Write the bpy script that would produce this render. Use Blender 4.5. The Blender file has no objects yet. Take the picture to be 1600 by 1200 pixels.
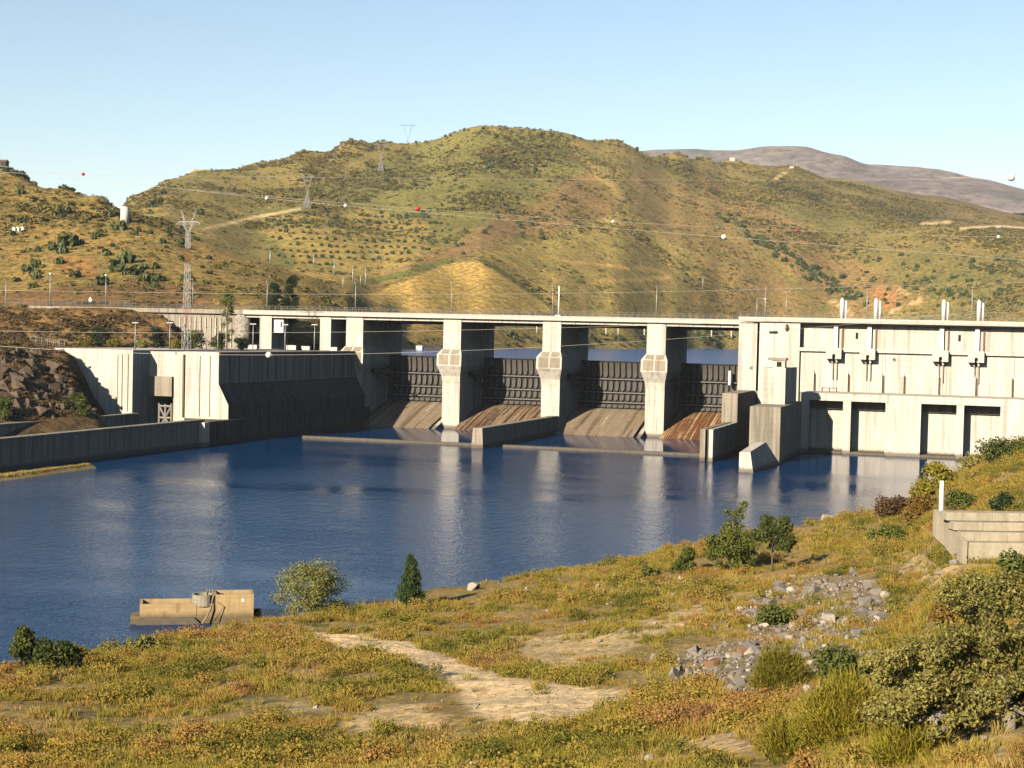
import bpy, bmesh, math, random
import numpy as np
from mathutils import Vector, Matrix
R = math.radians
scn = bpy.context.scene
col = scn.collection
random.seed(7)
rng = np.random.default_rng(7)

# ------------------------------------------------------------------ camera
# world: X runs along the dam (to the right), Y upstream, Z up; the tail water is z = 0; metres
F = 2457.0
YAW, PITCH, ROLL = R(17.0), R(1.82), R(1.34)
CAM = np.array([0.0, 0.0, 30.5])
f0 = np.array([-math.sin(YAW)*math.cos(PITCH), math.cos(YAW)*math.cos(PITCH), -math.sin(PITCH)])
r0 = np.array([math.cos(YAW), math.sin(YAW), 0.0]); u0 = np.cross(r0, f0)
rv = r0*math.cos(ROLL) + u0*math.sin(ROLL); uv = np.cross(rv, f0)
cd = bpy.data.cameras.new('camera'); cam = bpy.data.objects.new('camera', cd); col.objects.link(cam)
cd.sensor_width = 36; cd.lens = F/1600*36; cd.clip_start = 0.5; cd.clip_end = 40000
cam.matrix_world = Matrix(((rv[0], uv[0], -f0[0], CAM[0]), (rv[1], uv[1], -f0[1], CAM[1]), (rv[2], uv[2], -f0[2], CAM[2]), (0, 0, 0, 1)))
scn.camera = cam

# ------------------------------------------------------------------ sky, sun, exposure
SUN_AZ, SUN_EL = R(16.0), R(23.5)
w = bpy.data.worlds.new('World'); scn.world = w; w.use_nodes = True
nt = w.node_tree; nt.nodes.clear()
sky = nt.nodes.new('ShaderNodeTexSky'); sky.sky_type = 'NISHITA'; sky.sun_disc = False
sky.sun_elevation = SUN_EL; sky.sun_rotation = R(180) + SUN_AZ
sky.altitude = 0; sky.air_density = 1.05; sky.dust_density = 0.2; sky.ozone_density = 1.6
bg = nt.nodes.new('ShaderNodeBackground'); bg.inputs['Strength'].default_value = 0.050
wo = nt.nodes.new('ShaderNodeOutputWorld')
nt.links.new(sky.outputs[0], bg.inputs[0]); nt.links.new(bg.outputs[0], wo.inputs[0])
sd = bpy.data.lights.new('sun', 'SUN'); sd.energy = 5.0; sd.angle = R(0.5); sd.color = (1.0, 0.88, 0.70)
sun = bpy.data.objects.new('sun', sd); col.objects.link(sun)
sun.rotation_euler = Vector((math.sin(SUN_AZ)*math.cos(SUN_EL), math.cos(SUN_AZ)*math.cos(SUN_EL), -math.sin(SUN_EL))).to_track_quat('-Z', 'Y').to_euler()
sun.location = (-120, -300, 250)
vs = scn.view_settings
vs.view_transform = 'Standard'; vs.look = 'None'; vs.gamma = 1.0; vs.exposure = 1.52; vs.use_curve_mapping = False
scn.cycles.max_bounces = 6; scn.cycles.diffuse_bounces = 0; scn.cycles.glossy_bounces = 3; scn.cycles.transmission_bounces = 3
scn.cycles.volume_bounces = 0; scn.cycles.transparent_max_bounces = 8
scn.cycles.use_denoising = True

# ------------------------------------------------------------------ survey helpers: a sighted direction and a distance or a plane give a place
def ray(px, py): return (f0*F + rv*(px-800) - uv*(py-600))/F
def onY(px, py, Y): d = ray(px, py); return CAM + d*(Y/d[1])
def onZ(px, py, Z): d = ray(px, py); return CAM + d*((Z-CAM[2])/d[2])
def at(px, py, dist): d = ray(px, py); return CAM + d*(dist/math.hypot(d[0], d[1]))
def proj(P):
    P = np.asarray(P, float) - CAM; z = P@f0
    z = np.where(z < 1, 1, z)
    return 800 + F*(P@rv)/z, 600 - F*(P@uv)/z
def inpoly(x, y, poly):
    r = np.zeros(np.shape(x), bool); n = len(poly)
    for i in range(n):
        x1, y1 = poly[i]; x2, y2 = poly[(i+1) % n]
        if y1 == y2: continue
        c = ((y1 > y) != (y2 > y)) & (x < (x2-x1)*(y-y1)/(y2-y1) + x1)
        r ^= c
    return r
def dline(x, y, pl):
    best = np.full(np.shape(x), 1e9)
    for (x1, y1), (x2, y2) in zip(pl[:-1], pl[1:]):
        dx, dy = x2-x1, y2-y1
        t = np.clip(((x-x1)*dx + (y-y1)*dy)/(dx*dx+dy*dy), 0, 1)
        best = np.minimum(best, np.hypot(x-x1-t*dx, y-y1-t*dy))
    return best
def _h(ix, iy, s):
    n = (ix.astype(np.int64)*374761393 + iy.astype(np.int64)*668265263 + s*982451653) & 0x7fffffff
    n = ((n ^ (n >> 13))*1274126177) & 0x7fffffff
    return ((n ^ (n >> 16)) & 0xffff)/65535.0
def vnoise(x, y, s=0):
    x = np.asarray(x, float); y = np.asarray(y, float)
    ix, iy = np.floor(x), np.floor(y); fx, fy = x-ix, y-iy
    fx = fx*fx*(3-2*fx); fy = fy*fy*(3-2*fy)
    a = _h(ix, iy, s); b = _h(ix+1, iy, s); c = _h(ix, iy+1, s); d = _h(ix+1, iy+1, s)
    return (a*(1-fx)+b*fx)*(1-fy) + (c*(1-fx)+d*fx)*fy - 0.5
def fbm(x, y, o=4, s=0):
    v = 0; a = 1.0
    for k in range(o):
        v = v + a*vnoise(x*2**k, y*2**k, s+k*17); a *= 0.5
    return v

# ------------------------------------------------------------------ object helpers
def tag(o, label=None, cat=None, group=None, kind=None):
    if label: o['label'] = label
    if cat: o['category'] = cat
    if group: o['group'] = group
    if kind: o['kind'] = kind
    return o
def thing(name, label, cat, loc=(0, 0, 0), group=None, rz=0):
    o = bpy.data.objects.new(name, None); col.objects.link(o); o.location = [float(v) for v in loc]; o.rotation_euler.z = rz
    o.empty_display_size = 0.5
    return tag(o, label, cat, group)
class MB:
    """collects shapes in world space; build() links them as one mesh object, relative to its parent's base"""
    def __init__(s): s.v = []; s.f = []; s.sm = []
    def add(s, vs_, fs, smooth=False):
        n = len(s.v); s.v += [tuple(map(float, q)) for q in vs_]; s.f += [tuple(n+i for i in q) for q in fs]; s.sm += [smooth]*len(fs); return s
    def box(s, a, b):
        x0, y0, z0 = a; x1, y1, z1 = b
        return s.add([(x0,y0,z0),(x1,y0,z0),(x1,y1,z0),(x0,y1,z0),(x0,y0,z1),(x1,y0,z1),(x1,y1,z1),(x0,y1,z1)],
                     [(0,3,2,1),(4,5,6,7),(0,1,5,4),(1,2,6,5),(2,3,7,6),(3,0,4,7)])
    def prism(s, pts, ext, axis):
        """polygon pts (2D) pushed along axis between ext[0] and ext[1]; axis 'y': pts are (x,z); 'x': (y,z); 'z': (x,y)"""
        def P(p, e): return (p[0], e, p[1]) if axis == 'y' else ((e, p[0], p[1]) if axis == 'x' else (p[0], p[1], e))
        n = len(pts)
        v = [P(p, ext[0]) for p in pts] + [P(p, ext[1]) for p in pts]
        f = [tuple(range(n))[::-1], tuple(range(n, 2*n))] + [(i, (i+1) % n, n+(i+1) % n, n+i) for i in range(n)]
        return s.add(v, f)
    def loft(s, rings, cap=True, smooth=False):
        n = len(rings[0]); v = [p for r_ in rings for p in r_]; f = []
        for k in range(len(rings)-1):
            for i in range(n):
                f.append((k*n+i, k*n+(i+1) % n, (k+1)*n+(i+1) % n, (k+1)*n+i))
        if cap: f += [tuple(range(n))[::-1], tuple(range((len(rings)-1)*n, len(rings)*n))]
        return s.add(v, f, smooth)
    def tube(s, pts, rad, n=6, smooth=True):
        if not hasattr(rad, '__len__'): rad = [rad]*len(pts)
        rings = []
        for i, p in enumerate(pts):
            p = Vector(p); a = Vector(pts[max(i-1, 0)]); b = Vector(pts[min(i+1, len(pts)-1)])
            t = (b-a).normalized(); up = Vector((0, 0, 1)) if abs(t.z) < 0.95 else Vector((1, 0, 0))
            e1 = t.cross(up).normalized(); e2 = t.cross(e1)
            rings.append([tuple(p + e1*(rad[i]*math.cos(2*math.pi*k/n)) + e2*(rad[i]*math.sin(2*math.pi*k/n))) for k in range(n)])
        return s.loft(rings, True, smooth)
    def bar(s, a, b, wd=0.05): return s.tube([a, b], wd, 4, False)
    def mesh(s, name, m, org=(0, 0, 0)):
        me = bpy.data.meshes.new(name)
        me.from_pydata([(x-org[0], y-org[1], z-org[2]) for x, y, z in s.v], [], s.f)
        me.polygons.foreach_set('use_smooth', s.sm)
        if m: me.materials.append(m)
        bm = bmesh.new(); bm.from_mesh(me); bmesh.ops.recalc_face_normals(bm, faces=bm.faces); bm.to_mesh(me); bm.free()
        return me
    def build(s, name, m, parent=None, bevel=0, root=None):
        """parts are built in world space and stored relative to the thing's base (root = the thing when parent is itself a part)"""
        b = root or parent
        org = b.location if b else (0, 0, 0)
        o = bpy.data.objects.new(name, s.mesh(name, m, org)); col.objects.link(o)
        if parent: o.parent = parent
        if bevel:
            bv = o.modifiers.new('bevel', 'BEVEL'); bv.width = bevel; bv.segments = 1; bv.limit_method = 'ANGLE'
        return o
def npmesh(name, V, Fq, m, smooth=True):
    """big mesh from numpy arrays (quads or triangles)"""
    me = bpy.data.meshes.new(name); k = Fq.shape[1]
    me.vertices.add(len(V)); me.vertices.foreach_set('co', np.asarray(V, np.float32).ravel())
    me.loops.add(Fq.size); me.loops.foreach_set('vertex_index', Fq.astype(np.int32).ravel())
    me.polygons.add(len(Fq)); me.polygons.foreach_set('loop_start', np.arange(0, Fq.size, k, dtype=np.int32))
    me.polygons.foreach_set('use_smooth', np.full(len(Fq), smooth))
    me.update(calc_edges=True); me.validate()
    if m: me.materials.append(m)
    return me
def link(name, me, parent=None, loc=(0, 0, 0)):
    o = bpy.data.objects.new(name, me); col.objects.link(o); o.location = [float(q) for q in loc]
    if parent: o.parent = parent
    return o
def vcol(me, name, C):
    a = me.attributes.new(name, 'FLOAT_COLOR', 'POINT')
    C4 = np.ones((len(C), 4), np.float32); C4[:, :3] = C
    a.data.foreach_set('color', C4.ravel())

# ------------------------------------------------------------------ materials
ALB = 0.53
class NT:
    def __init__(s, name):
        s.m = bpy.data.materials.new(name); s.m.use_nodes = True; s.t = s.m.node_tree; s.b = s.t.nodes['Principled BSDF']; s.o = s.t.nodes['Material Output']
    def n(s, t, **k):
        q = s.t.nodes.new('ShaderNode'+t)
        for a, v in k.items(): setattr(q, a, v)
        return q
    def l(s, a, b): s.t.links.new(a, b)
    def pos(s): return s.n('NewGeometry').outputs['Position']
    def scale(s, v, sc):
        q = s.n('Mapping'); s.l(v, q.inputs['Vector']); q.inputs['Scale'].default_value = sc; return q.outputs[0]
    def noise(s, v, scale, detail=4, rough=0.55):
        q = s.n('TexNoise'); s.l(v, q.inputs['Vector']); q.inputs['Scale'].default_value = scale; q.inputs['Detail'].default_value = detail; q.inputs['Roughness'].default_value = rough
        return q.outputs['Fac']
    def ramp(s, f, stops):
        q = s.n('ValToRGB'); s.l(f, q.inputs[0]); e = q.color_ramp.elements
        while len(e) < len(stops): e.new(0.5)
        for el, (p, c) in zip(e, stops): el.position = p; el.color = (*c, 1) if len(c) == 3 else c
        return q.outputs[0]
    def mix(s, f, a, b, mode='MIX'):
        q = s.n('Mix', data_type='RGBA', blend_type=mode)
        for sock, v in ((q.inputs[0], f), (q.inputs[6], a), (q.inputs[7], b)):
            if hasattr(v, 'links'): s.l(v, sock)
            elif isinstance(v, tuple): sock.default_value = (*v, 1)
            else: sock.default_value = v
        return q.outputs[2]
    def math(s, op, a, b=0.0, c=None):
        q = s.n('Math', operation=op)
        for i, v in enumerate((a, b) if c is None else (a, b, c)):
            if hasattr(v, 'links'): s.l(v, q.inputs[i])
            else: q.inputs[i].default_value = v
        return q.outputs[0]
    def bump(s, h, strength, dist):
        q = s.n('Bump'); q.inputs['Strength'].default_value = strength; q.inputs['Distance'].default_value = dist
        s.l(h, q.inputs['Height']); s.l(q.outputs[0], s.b.inputs['Normal'])
    def col(s, c):
        """base colour, brought down to measured reflectances (the picture is exposed for the low sun)"""
        if hasattr(c, 'links'): c = s.mix(1.0, c, (ALB, ALB, ALB), 'MULTIPLY'); s.l(c, s.b.inputs['Base Color'])
        else: s.b.inputs['Base Color'].default_value = (c[0]*ALB, c[1]*ALB, c[2]*ALB, 1)
        return c
    def rough(s, r_, spec=0.3): s.b.inputs['Roughness'].default_value = r_; s.b.inputs['Specular IOR Level'].default_value = spec
def plain(name, c, rough=0.7, metal=0.0, var=0.25, sc=1.5):
    t = NT(name); f = t.noise(t.pos(), sc, 3)
    t.col(t.mix(f, tuple(q*(1-var) for q in c), tuple(min(1, q*(1+var)) for q in c))); t.rough(rough); t.b.inputs['Metallic'].default_value = metal
    return t.m
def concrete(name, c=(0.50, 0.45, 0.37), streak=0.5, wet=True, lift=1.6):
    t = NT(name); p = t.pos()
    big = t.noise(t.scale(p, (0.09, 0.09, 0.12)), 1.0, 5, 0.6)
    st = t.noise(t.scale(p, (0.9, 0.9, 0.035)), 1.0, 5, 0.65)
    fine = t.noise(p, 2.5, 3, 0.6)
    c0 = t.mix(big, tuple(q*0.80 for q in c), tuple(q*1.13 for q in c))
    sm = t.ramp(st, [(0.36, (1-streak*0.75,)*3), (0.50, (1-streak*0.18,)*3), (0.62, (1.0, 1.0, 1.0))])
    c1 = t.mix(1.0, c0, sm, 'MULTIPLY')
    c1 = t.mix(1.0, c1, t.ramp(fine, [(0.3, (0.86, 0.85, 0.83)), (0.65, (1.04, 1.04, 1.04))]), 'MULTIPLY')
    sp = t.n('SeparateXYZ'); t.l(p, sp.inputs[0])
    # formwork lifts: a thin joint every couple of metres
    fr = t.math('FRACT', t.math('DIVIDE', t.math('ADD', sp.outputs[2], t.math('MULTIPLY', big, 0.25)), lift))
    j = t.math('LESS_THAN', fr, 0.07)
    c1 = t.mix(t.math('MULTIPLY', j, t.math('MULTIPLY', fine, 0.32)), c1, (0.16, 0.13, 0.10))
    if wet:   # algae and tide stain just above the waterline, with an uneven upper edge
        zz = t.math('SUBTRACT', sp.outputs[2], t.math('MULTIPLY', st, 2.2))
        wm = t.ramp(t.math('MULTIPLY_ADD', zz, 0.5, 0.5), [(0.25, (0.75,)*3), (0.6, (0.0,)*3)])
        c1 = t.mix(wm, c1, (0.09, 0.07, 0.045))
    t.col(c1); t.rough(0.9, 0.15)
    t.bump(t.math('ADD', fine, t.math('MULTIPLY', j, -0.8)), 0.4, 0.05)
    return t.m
M = {}
M['conc'] = concrete('concrete_light', (0.75, 0.685, 0.585), 0.5)
M['conc_ph'] = concrete('concrete_powerhouse', (0.79, 0.72, 0.615), 0.5)
M['conc_old'] = concrete('concrete_weathered', (0.43, 0.375, 0.295), 0.62)
M['conc_dark'] = concrete('concrete_streaked', (0.14, 0.115, 0.09), 0.9, lift=2.4)  # stained concrete, tone lowered further to deepen the lock flank's shade
M['conc_brown'] = concrete('concrete_brown_cap', (0.40, 0.335, 0.25), 0.35, wet=False)
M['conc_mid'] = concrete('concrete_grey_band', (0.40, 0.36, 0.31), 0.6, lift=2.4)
M['deck'] = concrete('concrete_deck', (0.68, 0.63, 0.555), 0.25, wet=False, lift=9.0)
M['intake'] = concrete('concrete_ochre', (0.58, 0.41, 0.21), 0.45, lift=0.9)
M['block'] = concrete('concrete_blocks', (0.56, 0.48, 0.35), 0.30, wet=False, lift=40.0)
M['asphalt'] = plain('asphalt', (0.055, 0.053, 0.05), 0.9)
M['steel'] = plain('dark_steel', (0.010, 0.0095, 0.009), 0.75, 0.0, 0.35, 0.7)
M['rib'] = plain('gate_panel_steel', (0.088, 0.077, 0.064), 0.75, 0.0, 0.35, 0.5)
M['beam'] = plain('gate_beam_steel', (0.17, 0.15, 0.13), 0.55)
M['pole'] = plain('galvanised_steel', (0.42, 0.42, 0.40), 0.45, 0.3)
M['fence'] = plain('fence_steel', (0.24, 0.22, 0.19), 0.6)
M['white'] = plain('white_paint', (0.78, 0.77, 0.74), 0.5, 0, 0.06)
M['redp'] = plain('red_paint', (0.36, 0.13, 0.07), 0.5, 0, 0.1)
M['red'] = plain('red_ball', (0.65, 0.03, 0.02), 0.4, 0, 0.08)
M['wire'] = plain('aluminium_cable', (0.85, 0.80, 0.72), 0.5, 0.2)
M['lattice'] = plain('lattice_steel', (0.36, 0.33, 0.29), 0.6)
M['roof'] = plain('clay_roof', (0.36, 0.12, 0.06), 0.8)
M['plaster'] = plain('white_plaster', (0.72, 0.68, 0.60), 0.8, 0, 0.12)
M['glass'] = plain('dark_window', (0.02, 0.025, 0.03), 0.15)
M['rust'] = plain('rusty_steel', (0.20, 0.12, 0.07), 0.8, 0, 0.5, 3)
M['black'] = plain('dark_opening', (0.012, 0.011, 0.010), 0.9)
M['wood'] = plain('weathered_wood', (0.30, 0.23, 0.15), 0.8)
M['bark'] = plain('bark', (0.15, 0.115, 0.08), 0.9, 0, 0.5, 4)
M['bark_pale'] = plain('pale_bark', (0.33, 0.28, 0.22), 0.9, 0, 0.4, 2)

def chute_mat(name, stops, sc=(0.55, 0.02, 0.02)):
    t = NT(name); p = t.pos()
    st = t.noise(t.scale(p, sc), 1.0, 6, 0.7); f = t.noise(p, 0.6, 4)
    c = t.ramp(t.math('ADD', st, t.math('MULTIPLY_ADD', f, 0.16, -0.08)), stops)
    t.col(c); t.rough(0.85, 0.2); t.bump(f, 0.3, 0.08)
    return t.m
M['chute_grey'] = chute_mat('chute_grey', [(0.30, (0.09, 0.07, 0.05)), (0.43, (0.22, 0.155, 0.095)), (0.52, (0.36, 0.275, 0.18)), (0.57, (0.24, 0.18, 0.12)), (0.68, (0.66, 0.54, 0.39))])
M['chute_brown'] = chute_mat('chute_stained', [(0.34, (0.025, 0.014, 0.009)), (0.42, (0.13, 0.055, 0.022)), (0.47, (0.03, 0.018, 0.012)), (0.52, (0.46, 0.33, 0.19)), (0.57, (0.11, 0.055, 0.028)), (0.64, (0.66, 0.52, 0.35))], (1.1, 0.012, 0.012))
M['chute_rust'] = chute_mat('chute_rust', [(0.34, (0.06, 0.025, 0.010)), (0.45, (0.22, 0.09, 0.03)), (0.50, (0.10, 0.045, 0.018)), (0.55, (0.44, 0.24, 0.10)), (0.62, (0.70, 0.55, 0.37))], (1.0, 0.012, 0.012))
def speckled():
    t = NT('rubble_masonry'); v = t.n('TexVoronoi'); t.l(t.pos(), v.inputs['Vector']); v.inputs['Scale'].default_value = 2.2
    t.col(t.ramp(v.outputs['Distance'], [(0.22, (0.50, 0.45, 0.38)), (0.5, (0.34, 0.30, 0.25)), (0.70, (0.13, 0.11, 0.09))])); t.rough(0.9)
    return t.m
M['masonry'] = speckled()

def water(name, deep, wave, rough, lee=False):
    t = NT(name); p = t.pos()
    n1 = t.noise(t.scale(p, (2.2, 1.5, 1)), 1.0, 2, 0.6)
    n2 = t.noise(t.scale(p, (0.55, 0.34, 1)), 1.0, 2, 0.5)
    gust = t.noise(t.scale(p, (0.012, 0.026, 1)), 1.0, 4, 0.6)
    h = t.math('ADD', n1, t.math('MULTIPLY', n2, 1.3))
    t.col(deep); t.rough(rough, 0.08); t.b.inputs['IOR'].default_value = 1.33
    q = t.n('Bump'); q.inputs['Distance'].default_value = wave; t.l(h, q.inputs['Height'])
    st = t.ramp(gust, [(0.33, (0.25,)*3), (0.60, (1.0,)*3)])
    if lee:   # wind drops off behind the dam and its walls
        sp = t.n('SeparateXYZ'); t.l(p, sp.inputs[0])
        st = t.math('MULTIPLY', st, t.ramp(t.math('MULTIPLY_ADD', sp.outputs[1], 1/250.0, -0.9), [(0.30, (1.0,)*3), (0.66, (0.30,)*3), (0.74, (0.12,)*3)]))
    t.l(st, q.inputs['Strength']); t.l(q.outputs[0], t.b.inputs['Normal'])
    return t.m
M['water'] = water('river_water', (0.002, 0.048, 0.150), 0.115, 0.05, True)
M['lake'] = water('lake_water', (0.010, 0.11, 0.38), 0.25, 0.15)

def ground(name, speck, sp_scale, sp_col, bump=0.6, fine=0.9, sp_amt=0.75, gain=1.0):
    """land cover colours come from the 'cover' attribute; scrub speckle, soil grain and relief are procedural"""
    t = NT(name); a = t.n('Attribute', attribute_name='cover'); p = t.pos()
    f = t.noise(p, fine, 5, 0.75); g = t.noise(p, fine*0.12, 4, 0.6)
    lo, hi = 1-0.62*gain, 1+0.62*gain
    c = t.mix(1.0, a.outputs['Color'], t.ramp(f, [(0.30, (lo, lo*0.97, lo*0.92)), (0.5, (1.0, 1.0, 1.0)), (0.70, (hi, hi*0.96, hi*0.86))]), 'MULTIPLY')
    c = t.mix(1.0, c, t.ramp(g, [(0.3, (0.78, 0.86, 0.80)), (0.7, (1.22, 1.12, 1.05))]), 'MULTIPLY')
    if speck:
        for k_, (sc_, am_) in enumerate(((sp_scale, sp_amt), (sp_scale*0.42, sp_amt*0.8))):
            v = t.n('TexVoronoi'); t.l(t.scale(p, (1, 1, 0.5)), v.inputs['Vector']); v.inputs['Scale'].default_value = sc_
            k = t.ramp(t.math('ADD', v.outputs['Distance'], t.math('MULTIPLY_ADD', f, 0.7, -0.35)), [(0.16, (1,)*3), (0.30, (0,)*3)])
            c = t.mix(t.math('MULTIPLY', k, t.math('MULTIPLY', a.outputs['Alpha'], am_)), c, sp_col)
    t.col(c); t.rough(0.95, 0.1); t.bump(t.math('ADD', f, t.math('MULTIPLY', g, 2.0)), bump, 1.4 if speck else 0.12)
    return t.m
M['hill'] = ground('hillside', True, 0.30, (0.085, 0.085, 0.028), 0.9, 0.26, 0.8, 1.15)
M['bank'] = ground('bank_soil', False, 1, (0, 0, 0), 0.8, 1.6)
M['far'] = ground('far_ridge', True, 0.02, (0.09, 0.075, 0.05), 0.4, 0.02)

def leaf(name, c1, c2, trans=0.25, rough=0.6, loc_noise=0.0):
    """foliage: colour varies leaf by leaf, plant by plant and (loc_noise) patch by patch"""
    t = NT(name)
    oi = t.n('ObjectInfo'); g = t.n('NewGeometry')
    f = t.math('ADD', t.math('MULTIPLY', g.outputs['Random Per Island'], 0.55), t.math('MULTIPLY', oi.outputs['Random'], 0.45))
    if loc_noise:
        nz = t.noise(oi.outputs['Location'], loc_noise, 3)
        f = t.math('ADD', t.math('MULTIPLY', f, 0.4), t.math('MULTIPLY_ADD', nz, 1.8, -0.6))
    c = t.ramp(f, [(0.0, c1), (1.0, c2)] if isinstance(c2[0], float) else [(0.0, c1)] + c2)
    c = t.col(c); t.rough(rough, 0.2)
    if trans:
        tr = t.n('BsdfTranslucent'); t.l(c, tr.inputs[0]); mx = t.n('MixShader'); mx.inputs[0].default_value = trans
        t.l(t.b.outputs[0], mx.inputs[1]); t.l(tr.outputs[0], mx.inputs[2]); t.l(mx.outputs[0], t.o.inputs['Surface'])
    return t.m
M['l_olive'] = leaf('leaf_olive', (0.085, 0.082, 0.018), (0.56, 0.48, 0.125))
M['l_willow'] = leaf('leaf_willow', (0.11, 0.125, 0.030), (0.44, 0.42, 0.12))
M['l_conifer'] = leaf('leaf_conifer', (0.030, 0.060, 0.014), (0.13, 0.19, 0.040))
M['l_dark'] = leaf('leaf_dark_green', (0.012, 0.028, 0.010), (0.055, 0.085, 0.022))
M['l_green'] = leaf('leaf_green', (0.04, 0.062, 0.012), (0.18, 0.20, 0.036))
M['l_hill'] = leaf('leaf_hill_tree', (0.035, 0.050, 0.014), (0.13, 0.15, 0.042), 0.0)
M['l_fresh'] = leaf('leaf_fresh', (0.06, 0.085, 0.012), (0.24, 0.25, 0.04))
M['l_broom'] = leaf('leaf_broom', (0.13, 0.12, 0.012), (0.46, 0.37, 0.035))
M['l_autumn'] = leaf('leaf_autumn', (0.12, 0.07, 0.02), (0.36, 0.21, 0.03))
M['l_brown'] = leaf('leaf_rust_brown', (0.07, 0.04, 0.02), (0.20, 0.11, 0.045))
M['grass'] = leaf('dry_grass_blade', (0.120, 0.120, 0.017), [(0.25, (0.336, 0.282, 0.029)), (0.45, (0.480, 0.372, 0.056)), (0.65, (0.60, 0.43, 0.125)), (0.85, (0.480, 0.276, 0.084)), (1.0, (0.38, 0.27, 0.075))], 0.3, 0.7, 0.13)
M['heath'] = leaf('heath_sprig', (0.054, 0.066, 0.012), [(0.28, (0.192, 0.180, 0.024)), (0.50, (0.396, 0.294, 0.041)), (0.72, (0.456, 0.246, 0.058)), (1.0, (0.288, 0.132, 0.060))], 0.2, 0.8, 0.11)
M['scrub'] = leaf('hill_scrub', (0.065, 0.066, 0.018), [(0.5, (0.19, 0.16, 0.042)), (1.0, (0.36, 0.25, 0.075))], 0.0, 0.9, 0.008)
M['scrub_ol'] = leaf('orchard_leaf', (0.060, 0.068, 0.025), (0.15, 0.145, 0.060), 0.0, 0.9)
M['vine'] = leaf('vine_row', (0.40, 0.29, 0.075), (0.62, 0.41, 0.11), 0.2, 0.9)
def rockmat(name, a, b, sc=0.8):
    t = NT(name); oi = t.n('ObjectInfo'); p = t.pos(); f = t.noise(p, sc, 5, 0.65)
    c = t.mix(f, a, b); c = t.mix(t.math('MULTIPLY', oi.outputs['Random'], 0.55), c, (0.33, 0.27, 0.21)); t.col(c); t.rough(0.9, 0.2); t.bump(f, 0.7, 0.1); return t.m
M['rock'] = rockmat('grey_schist', (0.10, 0.085, 0.075), (0.34, 0.295, 0.26))
M['crag'] = plain('crag_rock', (0.125, 0.088, 0.060), 0.95, 0, 0.6, 0.5)  # rock tone lowered so the bank's shade sits in the colour
M['rock_pale'] = rockmat('pale_stone', (0.36, 0.31, 0.24), (0.58, 0.51, 0.42))
M['rock_brown'] = rockmat('brown_stone', (0.13, 0.06, 0.03), (0.30, 0.15, 0.08))

# ------------------------------------------------------------------ land: sighted profiles, one per bearing, (distance, image row) or (distance, 'z', height)
def columns(spec):
    out = []
    for px, prof in spec:
        az = -YAW + math.atan((px-800)/F); dd, zz = [], []
        for e in prof:
            dd.append(e[0]); zz.append(e[2] if e[1] == 'z' else float(at(px, e[1], e[0])[2]))
        out.append((az, np.array(dd, float), np.array(zz, float)))
    return out
def land(cols, az, d):
    azs = np.array([c[0] for c in cols]); Z = np.stack([np.interp(d, c[1], c[2]) for c in cols])
    k = np.clip(np.searchsorted(azs, az)-1, 0, len(azs)-2)
    t = np.clip((az-azs[k])/(azs[k+1]-azs[k]), 0, 1); t = t*t*(3-2*t)*0.6 + t*0.4
    i = np.arange(Z.shape[1])
    return Z[k, i]*(1-t) + Z[k+1, i]*t

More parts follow.
